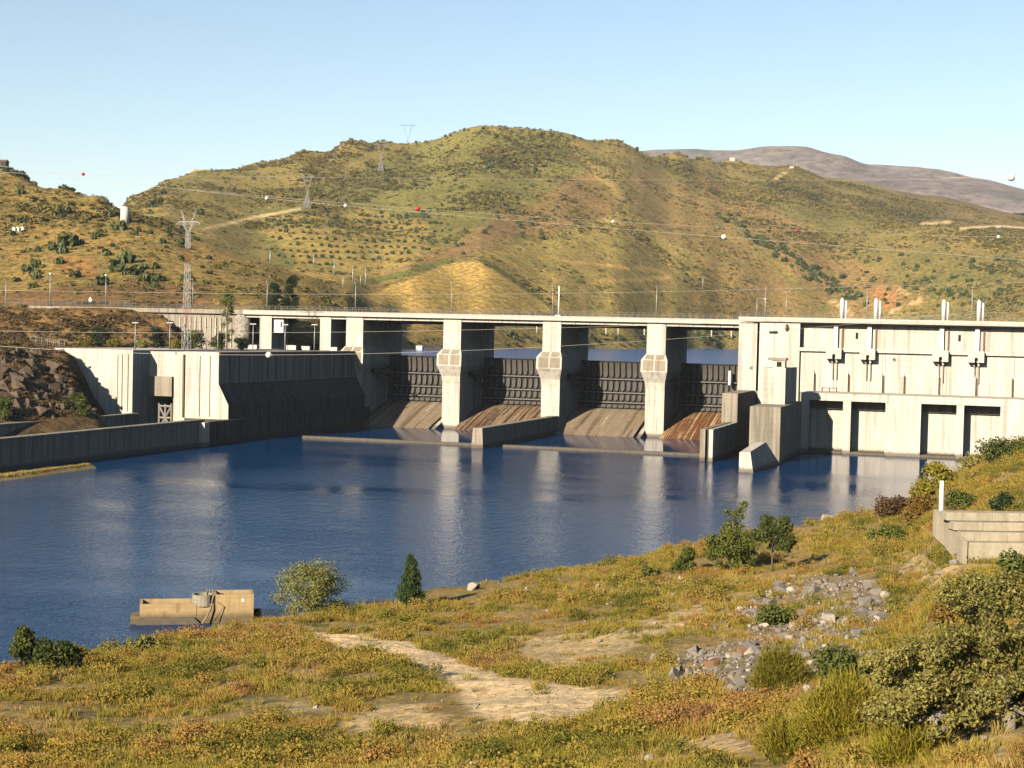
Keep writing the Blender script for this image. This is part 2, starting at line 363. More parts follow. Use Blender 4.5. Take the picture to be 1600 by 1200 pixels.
HILL = columns([
 (-900, [(380,'z',6),(430,'z',26),(600,'z',40),(900,'z',110),(1200,'z',150),(3500,'z',120)]),
 (-200, [(380,'z',5),(400,640),(420,590),(440,545),(500,'z',26),(560,'z',34),(610,'z',37),(690,430),(800,350),(950,262),(1050,232),(1300,'z',130),(3500,'z',60)]),
 (0,    [(380,'z',2),(396,650),(412,602),(432,548),(470,530),(500,526),(540,505),(572,481),(600,480),(680,438),(760,382),(850,322),(950,258),(1100,'z',108),(1500,'z',60),(3500,'z',30)]),
 (100,  [(380,'z',1),(404,652),(425,604),(446,549),(470,'z',23.3),(500,541),(520,512),(552,481),(575,480),(650,443),(740,385),(820,335),(890,291),(1050,'z',92),(1500,'z',70),(3500,'z',30)]),
 (150,  [(380,'z',0),(408,656),(440,'z',7),(460,'z',20),(480,'z',23.3),(500,541),(545,486),(554,481),(570,480),(650,441),(740,383),(810,345),(860,304),(1000,'z',82),(1500,'z',100),(3500,'z',30)]),
 (200,  [(380,'z',-2),(450,'z',-2),(470,'z',20),(490,'z',23.2),(505,541),(545,488),(552,481),(570,479),(640,441),(740,382),(830,331),(950,'z',80),(1200,'z',110),(1650,302),(1950,'z',130),(3500,'z',30)]),
 (255,  [(380,'z',-2),(450,'z',-2),(470,'z',20),(490,'z',23.2),(515,537),(546,490),(556,481),(570,479),(650,440),(760,372),(840,345),(950,'z',80),(1200,336),(1700,279),(2000,'z',150),(3500,'z',30)]),
 (300,  [(380,'z',-2),(450,'z',-2),(470,'z',20),(490,'z',23.2),(548,'z',23.4),(556,'z',35.5),(575,478),(680,422),(800,372),(950,'z',70),(1150,356),(1450,312),(1770,264),(2100,'z',160),(3500,'z',30)]),
 (400,  [(380,'z',-2),(450,'z',-2),(470,'z',20),(490,'z',23.2),(536,'z',23.4),(545,'z',35.2),(565,476),(660,440),(780,406),(950,'z',62),(1200,381),(1550,320),(1850,252),(2200,'z',170),(3500,'z',40)]),
 (470,  [(380,'z',-8),(500,'z',-8),(520,'z',12),(545,'z',22),(575,'z',33),(660,459),(780,430),(950,'z',60),(1200,377),(1550,318),(1900,235),(2300,'z',180),(3500,'z',40)]),
 (540,  [(380,'z',-8),(500,'z',-8),(530,'z',12),(580,'z',23),(640,'z',34),(720,470),(850,453),(1000,'z',64),(1200,382),(1550,328),(1850,258),(1980,217),(2400,'z',190),(3500,'z',40)]),
 (590,  [(380,'z',-8),(520,'z',-8),(700,'z',12),(760,'z',22),(820,'z',33),(900,470),(960,455),(1040,432),(1180,395),(1550,330),(1850,264),(2020,219),(2400,'z',190),(3500,'z',40)]),
 (640,  [(380,'z',-8),(520,'z',-8),(790,'z',10),(826,545.5),(842,536),(905,511),(950,476),(1000,441),(1045,420),(1170,398),(1500,330),(1850,266),(2050,223),(2500,'z',190),(3500,'z',40)]),
 (745,  [(380,'z',-8),(520,'z',-8),(860,'z',10),(908,545),(922,537),(982,511),(1020,481),(1130,409),(1250,380),(1500,320),(1800,252),(2030,195),(2180,'z',290),(2600,'z',190),(3500,'z',40)]),
 (860,  [(380,'z',-8),(520,'z',-8),(980,'z',10),(1022,545),(1036,537),(1090,506),(1140,481),(1260,420),(1500,340),(1790,268),(2030,205),(2180,'z',280),(2600,'z',190),(3500,'z',60)]),
 (950,  [(380,'z',-8),(520,'z',-8),(1080,'z',10),(1130,545),(1146,536),(1200,502),(1320,431),(1590,342),(1880,260),(2100,219),(2230,'z',270),(2600,'z',200),(3500,'z',80)]),
 (1050, [(380,'z',-8),(520,'z',-8),(1240,'z',10),(1292,545),(1308,535),(1350,502),(1470,441),(1600,395),(1790,342),(2030,282),(2230,237),(2400,'z',270),(2700,'z',220),(3500,'z',100)]),
 (1090, [(380,'z',-8),(520,'z',-8),(1310,'z',10),(1355,545),(1371,536),(1415,498),(1515,446),(1640,398),(1775,357),(1990,305),(2320,243),(2500,'z',285),(3500,'z',110)]),
 (1130, [(380,'z',-8),(520,'z',-8),(1370,'z',10),(1420,545),(1436,536),(1480,495),(1570,450),(1680,400),(1760,372),(1960,325),(2180,285),(2420,250),(2600,'z',295),(3500,'z',120)]),
 (1230, [(380,'z',-8),(520,'z',-8),(1480,'z',10),(1530,545),(1600,490),(1680,440),(1760,395),(1900,360),(2100,310),(2500,262),(2700,'z',305),(3500,'z',140)]),
 (1300, [(380,'z',-8),(520,'z',-8),(1500,'z',10),(1560,'z',22),(1650,480),(1750,425),(1880,382),(2000,352),(2300,310),(2700,277),(2900,'z',300),(3500,'z',160)]),
 (1450, [(380,'z',-8),(520,'z',-8),(1420,'z',10),(1480,'z',22),(1600,480),(1750,402),(1950,352),(2150,'z',176),(2400,332),(2750,306),(3000,'z',280),(3500,'z',180)]),
 (1600, [(380,'z',-8),(520,'z',-8),(1300,'z',10),(1360,'z',22),(1500,480),(1650,421),(1900,372),(2100,'z',172),(2400,350),(2700,338),(3000,'z',260),(3500,'z',200)]),
 (1900, [(380,'z',0),(470,'z',20),(520,'z',40),(900,'z',60),(1500,'z',100),(2400,'z',220),(3500,'z',240)]),
 (2500, [(380,'z',10),(470,'z',40),(520,'z',60),(900,'z',110),(1500,'z',160),(2400,'z',220),(3500,'z',240)]),
])
VC = at(715, 452, 1045)
def hill_z(X, Y):
    az = np.arctan2(X, Y); d = np.hypot(X, Y)
    z = land(HILL, az, d)
    k = np.clip((d-600)/500, 0, 1)
    k = k*np.clip((np.hypot(X-VC[0], Y-VC[1])-70)/150, 0.03, 1)
    k = k*(1-0.55*np.clip((d-1450)/350, 0, 1))
    gul = 0.5-np.abs(fbm(X/210+0.4*fbm(X/90, Y/90, 2, 13), Y/330, 3, 14))
    z = z + k*(fbm(X/170, Y/170, 4, 3)*5 + (gul-0.3)*6.5 + fbm(X/45, Y/45, 4, 9)*2.6)
    near = np.clip((600-d)/60, 0, 1)*np.clip((z-7)/6, 0, 1)*(X < -225)
    z = z + near*((0.5-np.abs(fbm(X/11, Y/11, 4, 5)))*4.2-1.0 + fbm(X/3.5, Y/3.5, 3, 6)*1.6)*np.clip(np.abs(z-23.5)/2.0, 0, 1)*np.clip(np.abs(z-36)/2.5, 0, 1)
    return z
NA, ND = 560, 430
az = np.linspace(R(-58), R(24), NA); dd = np.concatenate([np.linspace(382, 620, 110, endpoint=False), np.geomspace(620, 3500, ND-110)])
A, D = np.meshgrid(az, dd, indexing='ij')
HX, HY = (np.sin(A)*D).ravel(), (np.cos(A)*D).ravel(); HZ = hill_z(HX, HY)
idx = np.arange(NA*ND).reshape(NA, ND)
quads = np.stack([idx[:-1, :-1].ravel(), idx[1:, :-1].ravel(), idx[1:, 1:].ravel(), idx[:-1, 1:].ravel()], 1)
# land cover on the hillsides
hx, hy = proj(np.stack([HX, HY, HZ], 1)); hd = np.hypot(HX, HY)
wob = fbm(HX/60, HY/60, 5, 21)*16 + rng.normal(size=len(HX))*2.5; wx, wy = hx+wob, hy+fbm(HX/60, HY/60, 5, 31)*11 + rng.normal(size=len(HX))*1.5
n1 = fbm(HX/130, HY/130, 4, 41)
C = np.empty((len(HX), 3)); C[:] = (0.185, 0.150, 0.060)
C += (n1[:, None])*np.array((0.09, 0.055, 0.02))
A4 = np.ones(len(HX))*0.9
def zone(mask, c, k=1.0, a=None):
    C[mask] = C[mask]*(1-k) + np.array(c)*k*(1+0.35*n1[mask][:, None])
    if a is not None: A4[mask] = a
VINE = [(566,464),(705,411),(745,408),(800,440),(866,488),(640,492)]
zone(hd < 1000, (0.185, 0.130, 0.050), 0.8, 0.85)
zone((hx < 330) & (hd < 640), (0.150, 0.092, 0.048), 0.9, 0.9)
zone((hx < 200) & (hd < 452), (0.062, 0.042, 0.026), 0.9, 0.7)  # steep left bank: its shade is painted in as a darker ground tone
zone(inpoly(wx, wy, [(380,330),(560,270),(700,200),(860,205),(915,255),(860,300),(700,375),(560,400),(430,420)]) & (hd > 900), (0.130, 0.128, 0.045), 0.8, 1.0)
zone(inpoly(wx, wy, [(400,345),(560,325),(670,345),(660,420),(560,435),(470,430)]) & (hd > 900), (0.25, 0.19, 0.070), 0.8, 0.4)
zone(inpoly(wx, wy, [(590,428),(670,395),(730,368),(802,332),(874,291),(919,264),(955,298),(974,336),(874,357),(791,376),(723,403),(640,432)]) & (hd > 900), (0.172, 0.112, 0.058), 0.82, 0.6)
zone(inpoly(wx, wy, [(740,402),(985,332),(1080,395),(1090,500),(870,500)]) & (hd > 900), (0.240, 0.190, 0.072), 0.85, 0.6)
zone(inpoly(wx, wy, [(985,260),(1080,290),(1140,350),(1300,500),(1090,500),(1080,400),(985,330)]) & (hd > 1200), (0.205, 0.145, 0.066), 0.85, 0.6)
zone(inpoly(wx, wy, [(1080,285),(1180,300),(1280,370),(1440,470),(1330,500),(1150,345)]) & (hd > 1300), (0.215, 0.140, 0.072), 0.75, 0.65)
zone((dline(hx, hy, [(905,240),(934,270),(965,300),(990,353)]) < 7+fbm(HX/20, HY/20, 3, 23)*6) & (hd > 1200), (0.27, 0.20, 0.085), 0.8, 0.3)
zone(inpoly(wx, wy, [(1146,290),(1230,285),(1365,340),(1350,372),(1240,345)]) & (hd > 1300), (0.128, 0.122, 0.046), 0.8, 1.0)
zone((dline(hx, hy, [(750,405),(800,434),(868,484)]) < 3.0) & (hd > 850) & (hd < 1300), (0.11, 0.105, 0.035), 0.9, 1.0)
zone((dline(hx, hy, [(556,446),(635,426),(707,405)]) < 4.5) & (hd > 850) & (hd < 1300), (0.10, 0.11, 0.035), 0.9, 1.0)
zone((wx > 1400) & (hd > 2200), (0.150, 0.110, 0.065), 0.7, 0.6)
zone(inpoly(hx, hy, VINE) & (hd > 850) & (hd < 1250), (0.42, 0.27, 0.070), 1.0, 0.0)
zone(inpoly(wx, wy, [(85,398),(150,398),(152,432),(95,432)]) & (hd < 900), (0.25, 0.135, 0.06), 0.8, 0.3)
zone(inpoly(wx, wy, [(1360,455),(1400,450),(1410,470),(1370,475)]) & (hd > 1200), (0.29, 0.15, 0.075), 0.85, 0.2)
TRACKS = [([(318,358),(400,339),(470,326)], 2.2, (0.46,0.36,0.23)), ([(262,275),(300,267),(352,258)], 1.6, (0.42,0.34,0.23)), ([(919,443),(905,455),(912,486),(913,492)], 3.2, (0.34,0.24,0.12)), ([(881,408),(960,416),(1025,421),(1048,433),(965,438),(919,443)], 2.4, (0.38,0.26,0.11)),
          ([(1300,470),(1330,490)], 3, (0.46,0.32,0.17)), ([(1390,487),(1440,470),(1400,450)], 1.8, (0.40,0.29,0.17)), ([(1440,350),(1485,347)], 2, (0.42,0.32,0.2)), ([(1500,357),(1560,353),(1600,356)], 1.6, (0.46,0.36,0.25)), ([(1210,280),(1230,268)], 1.6, (0.40,0.32,0.2)), ([(985,235),(1000,300),(990,332)], 2.0, (0.26,0.2,0.1))]
for pl, wd, c in TRACKS:
    m = (dline(hx, hy, pl) < wd) & (hd > 900)
    C[m] = np.array(c)*0.9; A4[m] = 0
C = C*np.array((1.84, 1.74, 1.40))
vm = inpoly(hx, hy, VINE) & (hd > 850) & (hd < 1250); C[vm] = np.array((0.64, 0.43, 0.13))*(1+0.25*n1[vm][:, None])
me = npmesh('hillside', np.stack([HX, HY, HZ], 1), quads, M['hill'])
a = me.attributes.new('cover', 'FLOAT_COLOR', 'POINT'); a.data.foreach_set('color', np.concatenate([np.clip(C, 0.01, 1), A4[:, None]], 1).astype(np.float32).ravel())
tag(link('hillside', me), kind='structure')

# far ridge beyond the hills
FR = columns([(700, [(4300,'z',100),(5300,'z',420),(7000,'z',300)]), (960, [(4300,'z',120),(5400,236),(7000,'z',300)]), (1060, [(4300,'z',120),(5400,232),(7000,'z',300)]), (1130, [(4300,'z',140),(5400,233),(7000,'z',300)]),
 (1185, [(4300,'z',200),(5400,228),(7000,'z',300)]), (1245, [(4300,'z',260),(5400,228),(7000,'z',300)]), (1300, [(4300,'z',260),(5400,240),(7000,'z',300)]), (1350, [(4300,'z',300),(5400,257),(7000,'z',300)]),
 (1450, [(4300,'z',300),(5400,263),(7000,'z',300)]), (1520, [(4300,'z',300),(5400,279),(7000,'z',300)]), (1600, [(4300,'z',320),(5400,298),(7000,'z',300)]), (1900, [(4300,'z',300),(5400,345),(7000,'z',300)])])
fa = np.linspace(R(-22), R(12), 200); fd = np.geomspace(4200, 7000, 110); A, D = np.meshgrid(fa, fd, indexing='ij')
X, Y = (np.sin(A)*D).ravel(), (np.cos(A)*D).ravel()
Z = land(FR, A.ravel(), D.ravel()) + np.clip((5350-D.ravel())/700, 0, 1)*fbm(X/420, Y/420, 4, 51)*120 + fbm(X/180, Y/180, 3, 52)*9
idx = np.arange(200*110).reshape(200, 110); q2 = np.stack([idx[:-1, :-1].ravel(), idx[1:, :-1].ravel(), idx[1:, 1:].ravel(), idx[:-1, 1:].ravel()], 1)
me = npmesh('far_ridge', np.stack([X, Y, Z], 1), q2, M['far'])
cc = np.clip(np.array((0.225, 0.187, 0.178)) + fbm(X/300, Y/300, 4, 53)[:, None]*np.array((0.09, 0.08, 0.07)), 0.02, 1)
a = me.attributes.new('cover', 'FLOAT_COLOR', 'POINT'); a.data.foreach_set('color', np.concatenate([cc, np.full((len(X), 1), 0.6)], 1).astype(np.float32).ravel())
tag(link('far_hills', me), kind='structure')
# the ground sheet under everything, and the two waters
def sheet(name, x0, y0, x1, y1, z, m):
    return tag(MB().add([(x0,y0,z),(x1,y0,z),(x1,y1,z),(x0,y1,z)], [(0,1,2,3)]).build(name, m), kind='structure')
g = sheet('ground', -15000, -3000, 15000, 15000, -14, M['hill']); vcol(g.data, 'cover', np.full((4, 3), 0.12))
sheet('river_water', -900, -400, 300, 512, 0.0, M['water'])
sheet('lake_water', -900, 499, 1200, 2300, 21.5, M['lake'])

# near bank
BANK = columns([
 (-700, [(0,'z',28.6),(30,'z',18),(60,'z',5),(80,'z',0),(95,'z',-3),(400,'z',-8)]),
 (-150, [(0,'z',28.6),(30,'z',19),(75,'z',7.0),(100,'z',3.6),(122,'z',0.6),(128,'z',-0.3),(140,'z',-3),(400,'z',-8)]),
 (0,    [(0,'z',28.6),(30,'z',19.3),(78,1200),(100,1120),(130,1052),(139,1040),(143,'z',-0.8),(155,'z',-3),(400,'z',-8)]),
 (110,  [(0,'z',28.6),(30,'z',19.5),(77,1200),(100,1120),(132,1040),(143,1022),(147,'z',-0.8),(158,'z',-3),(400,'z',-8)]),
 (215,  [(0,'z',28.6),(30,'z',19.7),(76,1200),(100,1120),(134,1030),(148,1006),(152,'z',-0.8),(165,'z',-3),(400,'z',-8)]),
 (300,  [(0,'z',28.6),(30,'z',19.8),(75,1200),(98,1120),(138,1015),(151,990),(156,'z',-0.3),(161,'z',-0.2),(170,'z',-3),(400,'z',-8)]),
 (400,  [(0,'z',28.6),(30,'z',20.0),(74,1200),(93,1120),(118,1050),(150,992),(160,975),(164,'z',0.2),(170,'z',-0.6),(180,'z',-3),(400,'z',-8)]),
 (540,  [(0,'z',28.6),(30,'z',20.2),(73,1200),(91,1120),(116,1050),(150,985),(172,948),(176,'z',-0.8),(190,'z',-3),(400,'z',-8)]),
 (700,  [(0,'z',28.6),(30,'z',20.5),(71,1200),(89,1120),(114,1050),(152,972),(186,919),(190,'z',-0.8),(205,'z',-3),(400,'z',-8)]),
 (900,  [(0,'z',28.6),(30,'z',21.0),(67,1200),(85,1120),(109,1050),(152,953),(206,887),(211,'z',-0.8),(225,'z',-3),(400,'z',-8)]),
 (1050, [(0,'z',28.6),(30,'z',21.3),(62,1200),(81,1120),(104,1050),(145,960),(185,895),(225,860),(231,'z',-0.8),(245,'z',-3),(400,'z',-8)]),
 (1230, [(0,'z',28.6),(28,'z',21.7),(56,1200),(75,1120),(95,1050),(135,960),(190,880),(256,823),(262,'z',-0.8),(275,'z',-3),(400,'z',-8)]),
 (1330, [(0,'z',28.6),(26,'z',22.3),(50,1200),(70,1110),(97,1020),(145,925),(205,850),(274,806),(280,'z',-0.8),(292,'z',-3),(400,'z',-8)]),
 (1420, [(0,'z',28.6),(24,'z',22.8),(45,1200),(66,1100),(105,1000),(155,900),(215,828),(262,786),(278,'z',0.5),(290,'z',-3),(400,'z',-8)]),
 (1500, [(0,'z',28.6),(22,'z',23.3),(40,1200),(60,1100),(90,1000),(127,886),(140,858),(190,795),(235,755),(265,738),(285,'z',0),(300,'z',-3),(400,'z',-8)]),
 (1600, [(0,'z',28.6),(20,'z',23.8),(38,1200),(62,1050),(90,950),(127,880),(137,872),(148,790),(200,742),(262,693),(285,'z',6),(305,'z',-3),(400,'z',-8)]),
 (1800, [(0,'z',28.6),(20,'z',24.5),(38,1180),(62,1030),(90,930),(127,860),(148,790),(200,700),(262,640),(300,'z',14),(330,'z',8),(400,'z',8)]),
 (2500, [(0,'z',28.6),(60,'z',30),(150,'z',34),(262,'z',36),(400,'z',36)]),
])
def bank_z(X, Y):
    d = np.hypot(X, Y); az_ = np.arctan2(X, np.maximum(Y, 1e-3))
    z = land(BANK, az_, d)
    k = np.clip((d-20)/20, 0, 1)*np.clip((z+0.6)/1.5, 0.15, 1)
    return z + k*(fbm(X/14, Y/14, 4, 61)*0.75 + fbm(X/2.2, Y/2.2, 3, 71)*0.22)
gx = np.arange(-190, 95, 0.75); gy = np.arange(2, 345, 0.75)
GX, GY = np.meshgrid(gx, gy, indexing='ij'); BX, BY = GX.ravel(), GY.ravel(); BZ = bank_z(BX, BY)
bx, by = proj(np.stack([BX, BY, BZ], 1))
idx = np.arange(len(BX)).reshape(len(gx), len(gy))
q3 = np.stack([idx[:-1, :-1].ravel(), idx[1:, :-1].ravel(), idx[1:, 1:].ravel(), idx[:-1, 1:].ravel()], 1)
q3 = q3[BZ[q3].max(1) > -2.5]
PATH = [(490,988),(560,994),(640,1002),(718,1032),(800,1056),(900,1072),(1015,1086),(965,1110),(885,1122),(805,1135),(745,1116),(698,1070),(636,1037),(555,1019),(488,1003)]
BARE = [[(600,1100),(670,1092),(700,1125),(660,1150),(590,1160),(540,1125)], [(790,1010),(900,985),(1010,965),(1090,940),(1110,960),(960,1030),(850,1060)], [(420,1095),(520,1085),(520,1110),(430,1120)], [(1380,850),(1480,880),(1600,890),(1600,930),(1450,920)], [(1000,1150),(1170,1140),(1170,1165),(1000,1180)], [(1540,1150),(1600,1140),(1600,1200),(1500,1200)]]
RUBBLE = [(1150,950),(1235,900),(1340,896),(1400,940),(1375,1010),(1310,1085),(1160,1092),(1050,1058),(1060,1015),(1180,1005)]
def bwob(X, Y): return fbm(X/5, Y/5, 3, 81)*26, fbm(X/5, Y/5, 3, 91)*14
def masks(X, Y, Z):
    x, y = proj(np.stack([X, Y, Z], 1)); wx_, wy_ = bwob(X, Y)
    p = inpoly(x+wx_*0.42, y+wy_*0.42, PATH); b = np.zeros(len(X), bool)
    for q in BARE: b |= inpoly(x+wx_*1.2, y+wy_*1.2, q)
    r_ = inpoly(x+wx_, y+wy_, RUBBLE)
    return x, y, p, b & ~p, r_ & ~p
_, _, mp, mb_, mr = masks(BX, BY, BZ)
nb = fbm(BX/11, BY/11, 4, 101)
C = np.empty((len(BX), 3)); C[:] = (0.33, 0.235, 0.095); C += nb[:, None]*np.array((0.10, 0.06, 0.03))
C[mb_] = C[mb_]*0.35 + np.array((0.72, 0.53, 0.29))*0.65
C[mr] = C[mr]*0.4 + np.array((0.26, 0.205, 0.155))*0.6
C[mp] = np.array((0.80, 0.60, 0.35))*(1+0.2*nb[mp][:, None])
wetk = np.clip((0.7-BZ)/0.7, 0, 1)[:, None]; C = C*(1-wetk) + np.array((0.17, 0.11, 0.06))*wetk
me = npmesh('near_bank', np.stack([BX, BY, BZ], 1), q3, M['bank']); vcol(me, 'cover', np.clip(C, 0.01, 1))
tag(link('near_bank_ground', me), kind='structure')
def bz(x, y): return float(bank_z(np.array([float(x)]), np.array([float(y)]))[0])
def hz(x, y): return float(hill_z(np.array([float(x)]), np.array([float(y)]))[0])
def on_bank(px, py):
    """first meeting of a sight line with the near bank"""
    d = ray(px, py); h = math.hypot(d[0], d[1]); s = np.linspace(25, 330, 1200)/h
    P = CAM + d[None]*s[:, None]; g_ = bank_z(P[:, 0], P[:, 1]); k = np.argmax(P[:, 2] < g_)
    if not (P[:, 2] < g_).any(): k = len(s)-1
    return np.array([P[k, 0], P[k, 1], g_[k]])
def on_hill(px, py, dmin=500, dmax=3400):
    d = ray(px, py); h = math.hypot(d[0], d[1]); s = np.linspace(dmin, dmax, 1600)/h
    P = CAM + d[None]*s[:, None]; g_ = hill_z(P[:, 0], P[:, 1]); hit = P[:, 2] < g_
    k = np.argmax(hit) if hit.any() else len(s)-1
    return np.array([P[k, 0], P[k, 1], g_[k]])
# ------------------------------------------------------------------ the dam: piers, road deck, chutes
DAM = thing('dam', 'pale concrete dam carrying a road on tall piers across the river', 'dam', (-132, 490, 0))
PW = 2.95
PIERS = [-198.4, -164.9, -132.0, -98.8]
BACK = 508.0
def pier_mesh(c):
    b = MB()
    def sec(z, w_, yf): return [(c-w_, yf, z), (c+w_, yf, z), (c+w_, 494.0, z), (c-w_, 494.0, z)]
    b.loft([sec(-9, PW, 472.8), sec(0, PW, 473), sec(14.5, PW, 473.0), sec(16.6, PW+0.15, 472.4), sec(20.0, PW+1.15, 470.3), sec(23.6, PW+1.15, 470.6), sec(25.5, PW, 473.0), sec(34.95, PW, 473)])
    b.box((c-PW+0.5, 494.0, -9), (c+PW-0.5, 495.3, 34.95))
    b.box((c-PW, 495.3, -9), (c+PW, BACK, 34.95))
    return b
for i, c in enumerate(PIERS):
    p = pier_mesh(c).build('pier', M['conc'], DAM)
    # weathered brown panels on the nose, with a pale cross between them
    for sx in (-1, 1):
        xa, xb = sorted((c+sx*0.30, c+sx*3.5))
        MB().prism([(470.27, 20.3), (470.55, 23.5), (470.9, 23.5), (470.9, 20.3)], (xa, xb), 'x').build('weathered_panel', M['conc_brown'], p, root=DAM)
        xa, xb = sorted((c+sx*0.30, c+sx*2.9))
        MB().prism([(470.75, 23.80), (472.5, 25.18), (472.6, 25.0), (471.0, 23.6)], (xa, xb), 'x').build('weathered_panel', M['conc_brown'], p, root=DAM)
# the end pier beside the powerhouse stands further downstream
b = MB().box((-70.9, 456, -9), (-65.6, BACK, 35.4)); b.build('pier', M['conc_ph'], DAM)
BAYS = [(PIERS[0]+PW, PIERS[1]-PW), (PIERS[1]+PW, PIERS[2]-PW), (PIERS[2]+PW, PIERS[3]-PW), (PIERS[3]+PW, -70.9)]
CHUTE = [(499, 7.1), (496, 7.25), (493, 6.9), (489, 6.05), (484, 4.75), (478, 3.05), (471, 1.15), (463, -1.2), (456, -3.2)]
for k, (x0, x1) in enumerate(BAYS):
    m = M[('chute_grey', 'chute_brown', 'chute_grey', 'chute_rust')[k]]
    xr = x1-2.3
    b = MB(); nx = 9
    xs = np.linspace(x0, xr, nx)
    vs_ = [(x, y, z) for (y, z) in CHUTE for x in xs]; fs = []
    for j in range(len(CHUTE)-1):
        for i in range(nx-1): fs.append((j*nx+i, j*nx+i+1, (j+1)*nx+i+1, (j+1)*nx+i))
    b.add(vs_, fs)
    b.prism([(y, z) for y, z in CHUTE] + [(456, -9), (499, -9)], (xr-0.02, xr), 'x')
    b.build('chute', m, DAM)
    MB().prism([(y, z+0.25) for y, z in CHUTE] + [(456, -9), (499, -9)], (x1-1.1, x1+0.2), 'x').build('chute_edge', M['conc'], DAM)
    MB().prism([(y, z-2.2) for y, z in CHUTE] + [(456, -9), (499, -9)], (xr-0.5, x1-0.9), 'x').build('chute_slot_floor', M['conc_dark'], DAM)
# road deck
def wall_strip(pts, y0, y1, z0, z1): return [MB().box((a, y0, z0), (b_, y1, z1)) for a, b_ in zip(pts[:-1], pts[1:])]
for a, b_ in ((-238.0, -201.5), (-201.48, -167.9), (-167.88, -134.9), (-134.88, -101.8), (-101.78, -71.0)):
    MB().box((a, 472.0, 35.0), (b_, 472.8, 36.45)).build('parapet', M['deck'], DAM)
MB().box((-300, 472.8, 35.02), (-71.0, BACK+0.6, 35.6)).build('deck_slab', M['deck'], DAM)
MB().box((-300, 474.0, 35.604), (-66, BACK-1, 35.612)).build('road_surface', M['asphalt'], DAM)
MB().box((-238, BACK+0.6, 34.9), (-71, BACK+1.1, 36.3)).build('upstream_parapet', M['deck'], DAM)
for x0, x1 in BAYS:
    n = 6; ww = (x1-x0)/n
    for i in range(n):
        MB().box((x0+i*ww+0.06, 473.3, 34.0), (x0+(i+1)*ww-0.06, 473.9, 34.99)).build('girder_panel', M['deck'], DAM)
    MB().box((x0, 474.2, 33.9), (x1, 475.2, 35.0)).build('girder', M['conc_old'], DAM)
    MB().box((x0, BACK-1.8, 33.2), (x1, BACK-0.8, 35.0)).build('upstream_girder', M['deck'], DAM)
# walkway beam on the upstream side, with short hangers
for x0, x1 in BAYS:
    MB().box((x0-2, 521.0, 33.45), (x1+2, 522.0, 34.3)).build('upstream_walkway', M['deck'], DAM)
    for xe in (x0-1.5, x1+1.5): MB().box((xe-0.4, BACK-0.5, 33.0), (xe+0.4, 521.5, 33.44)).build('walkway_bracket', M['conc_old'], DAM)
for px in (839, 947, 966, 1007, 1112, 1143):
    q = onY(px, 512, 521.5); MB().box((q[0]-0.2, 521.3, 31.2), (q[0]+0.2, 521.7, 33.44)).build('walkway_hanger', M['deck'], DAM)
# approach span over the lock head
for a, b_ in ((-232.3, -228.0), (-210.6, -206.8)):
    MB().box((a, 473.05, 20), (b_, 486, 34.95)).build('column', M['conc'], DAM)
for a, b_, n in ((-237.6, -232.3, 1), (-228.0, -210.6, 4), (-206.8, -201.4, 1)):
    ww = (b_-a)/n
    for i in range(n): MB().box((a+i*ww+0.05, 473.3, 34.0), (a+(i+1)*ww-0.05, 473.9, 34.99)).build('girder_panel', M['deck'], DAM)
MB().box((-237.0, 480, 29.2), (-232.3, 481, 31.0)).build('lintel', M['conc'], DAM)
MB().box((-237.6, 484.5, 20), (-232.3, 485, 29.2)).build('roller_door', M['rust'], DAM)
MB().box((-206.8, 486.2, 20), (-201.4, 486.8, 34)).build('steel_door', M['rust'], DAM)
cabin = MB().box((-227.9, 474.2, 29.2), (-224.3, 477.5, 33.4)).build('control_cabin', M['white'], DAM)
MB().box((-225.3, 474.1, 31.0), (-224.8, 474.2, 32.8)).build('cabin_window', M['glass'], cabin, root=DAM)
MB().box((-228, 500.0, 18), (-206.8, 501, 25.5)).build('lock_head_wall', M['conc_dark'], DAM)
# low weir across the basin, two runs either side of the guide wall
for a, b_, lab in ((-184.5, -133.2, 'long low concrete weir at water level below the left-hand gates'), (-125.6, -69.5, 'low concrete weir at water level right of the slanting guide wall')):
    o = MB().prism([(403.6, -4), (403.6, 0.45), (404.0, 0.62), (405.3, 0.62), (405.7, 0.3), (405.7, -4)], (a, b_), 'x').build('weir', M['conc_old'])
    tag(o, lab, 'weir')
o = MB().loft([[(-132.4, 396, -6), (-128.4, 396, -6), (-129.0, 473.2, -6), (-134.6, 473.2, -6)], [(-131.8, 396.5, 5.3), (-129.2, 396.5, 5.3), (-129.25, 472.9, 5.3), (-131.9, 472.9, 5.3)]]).build('guide_wall', M['conc_old'])
tag(o, 'thin concrete guide wall running downstream from the third spillway pier', 'wall')

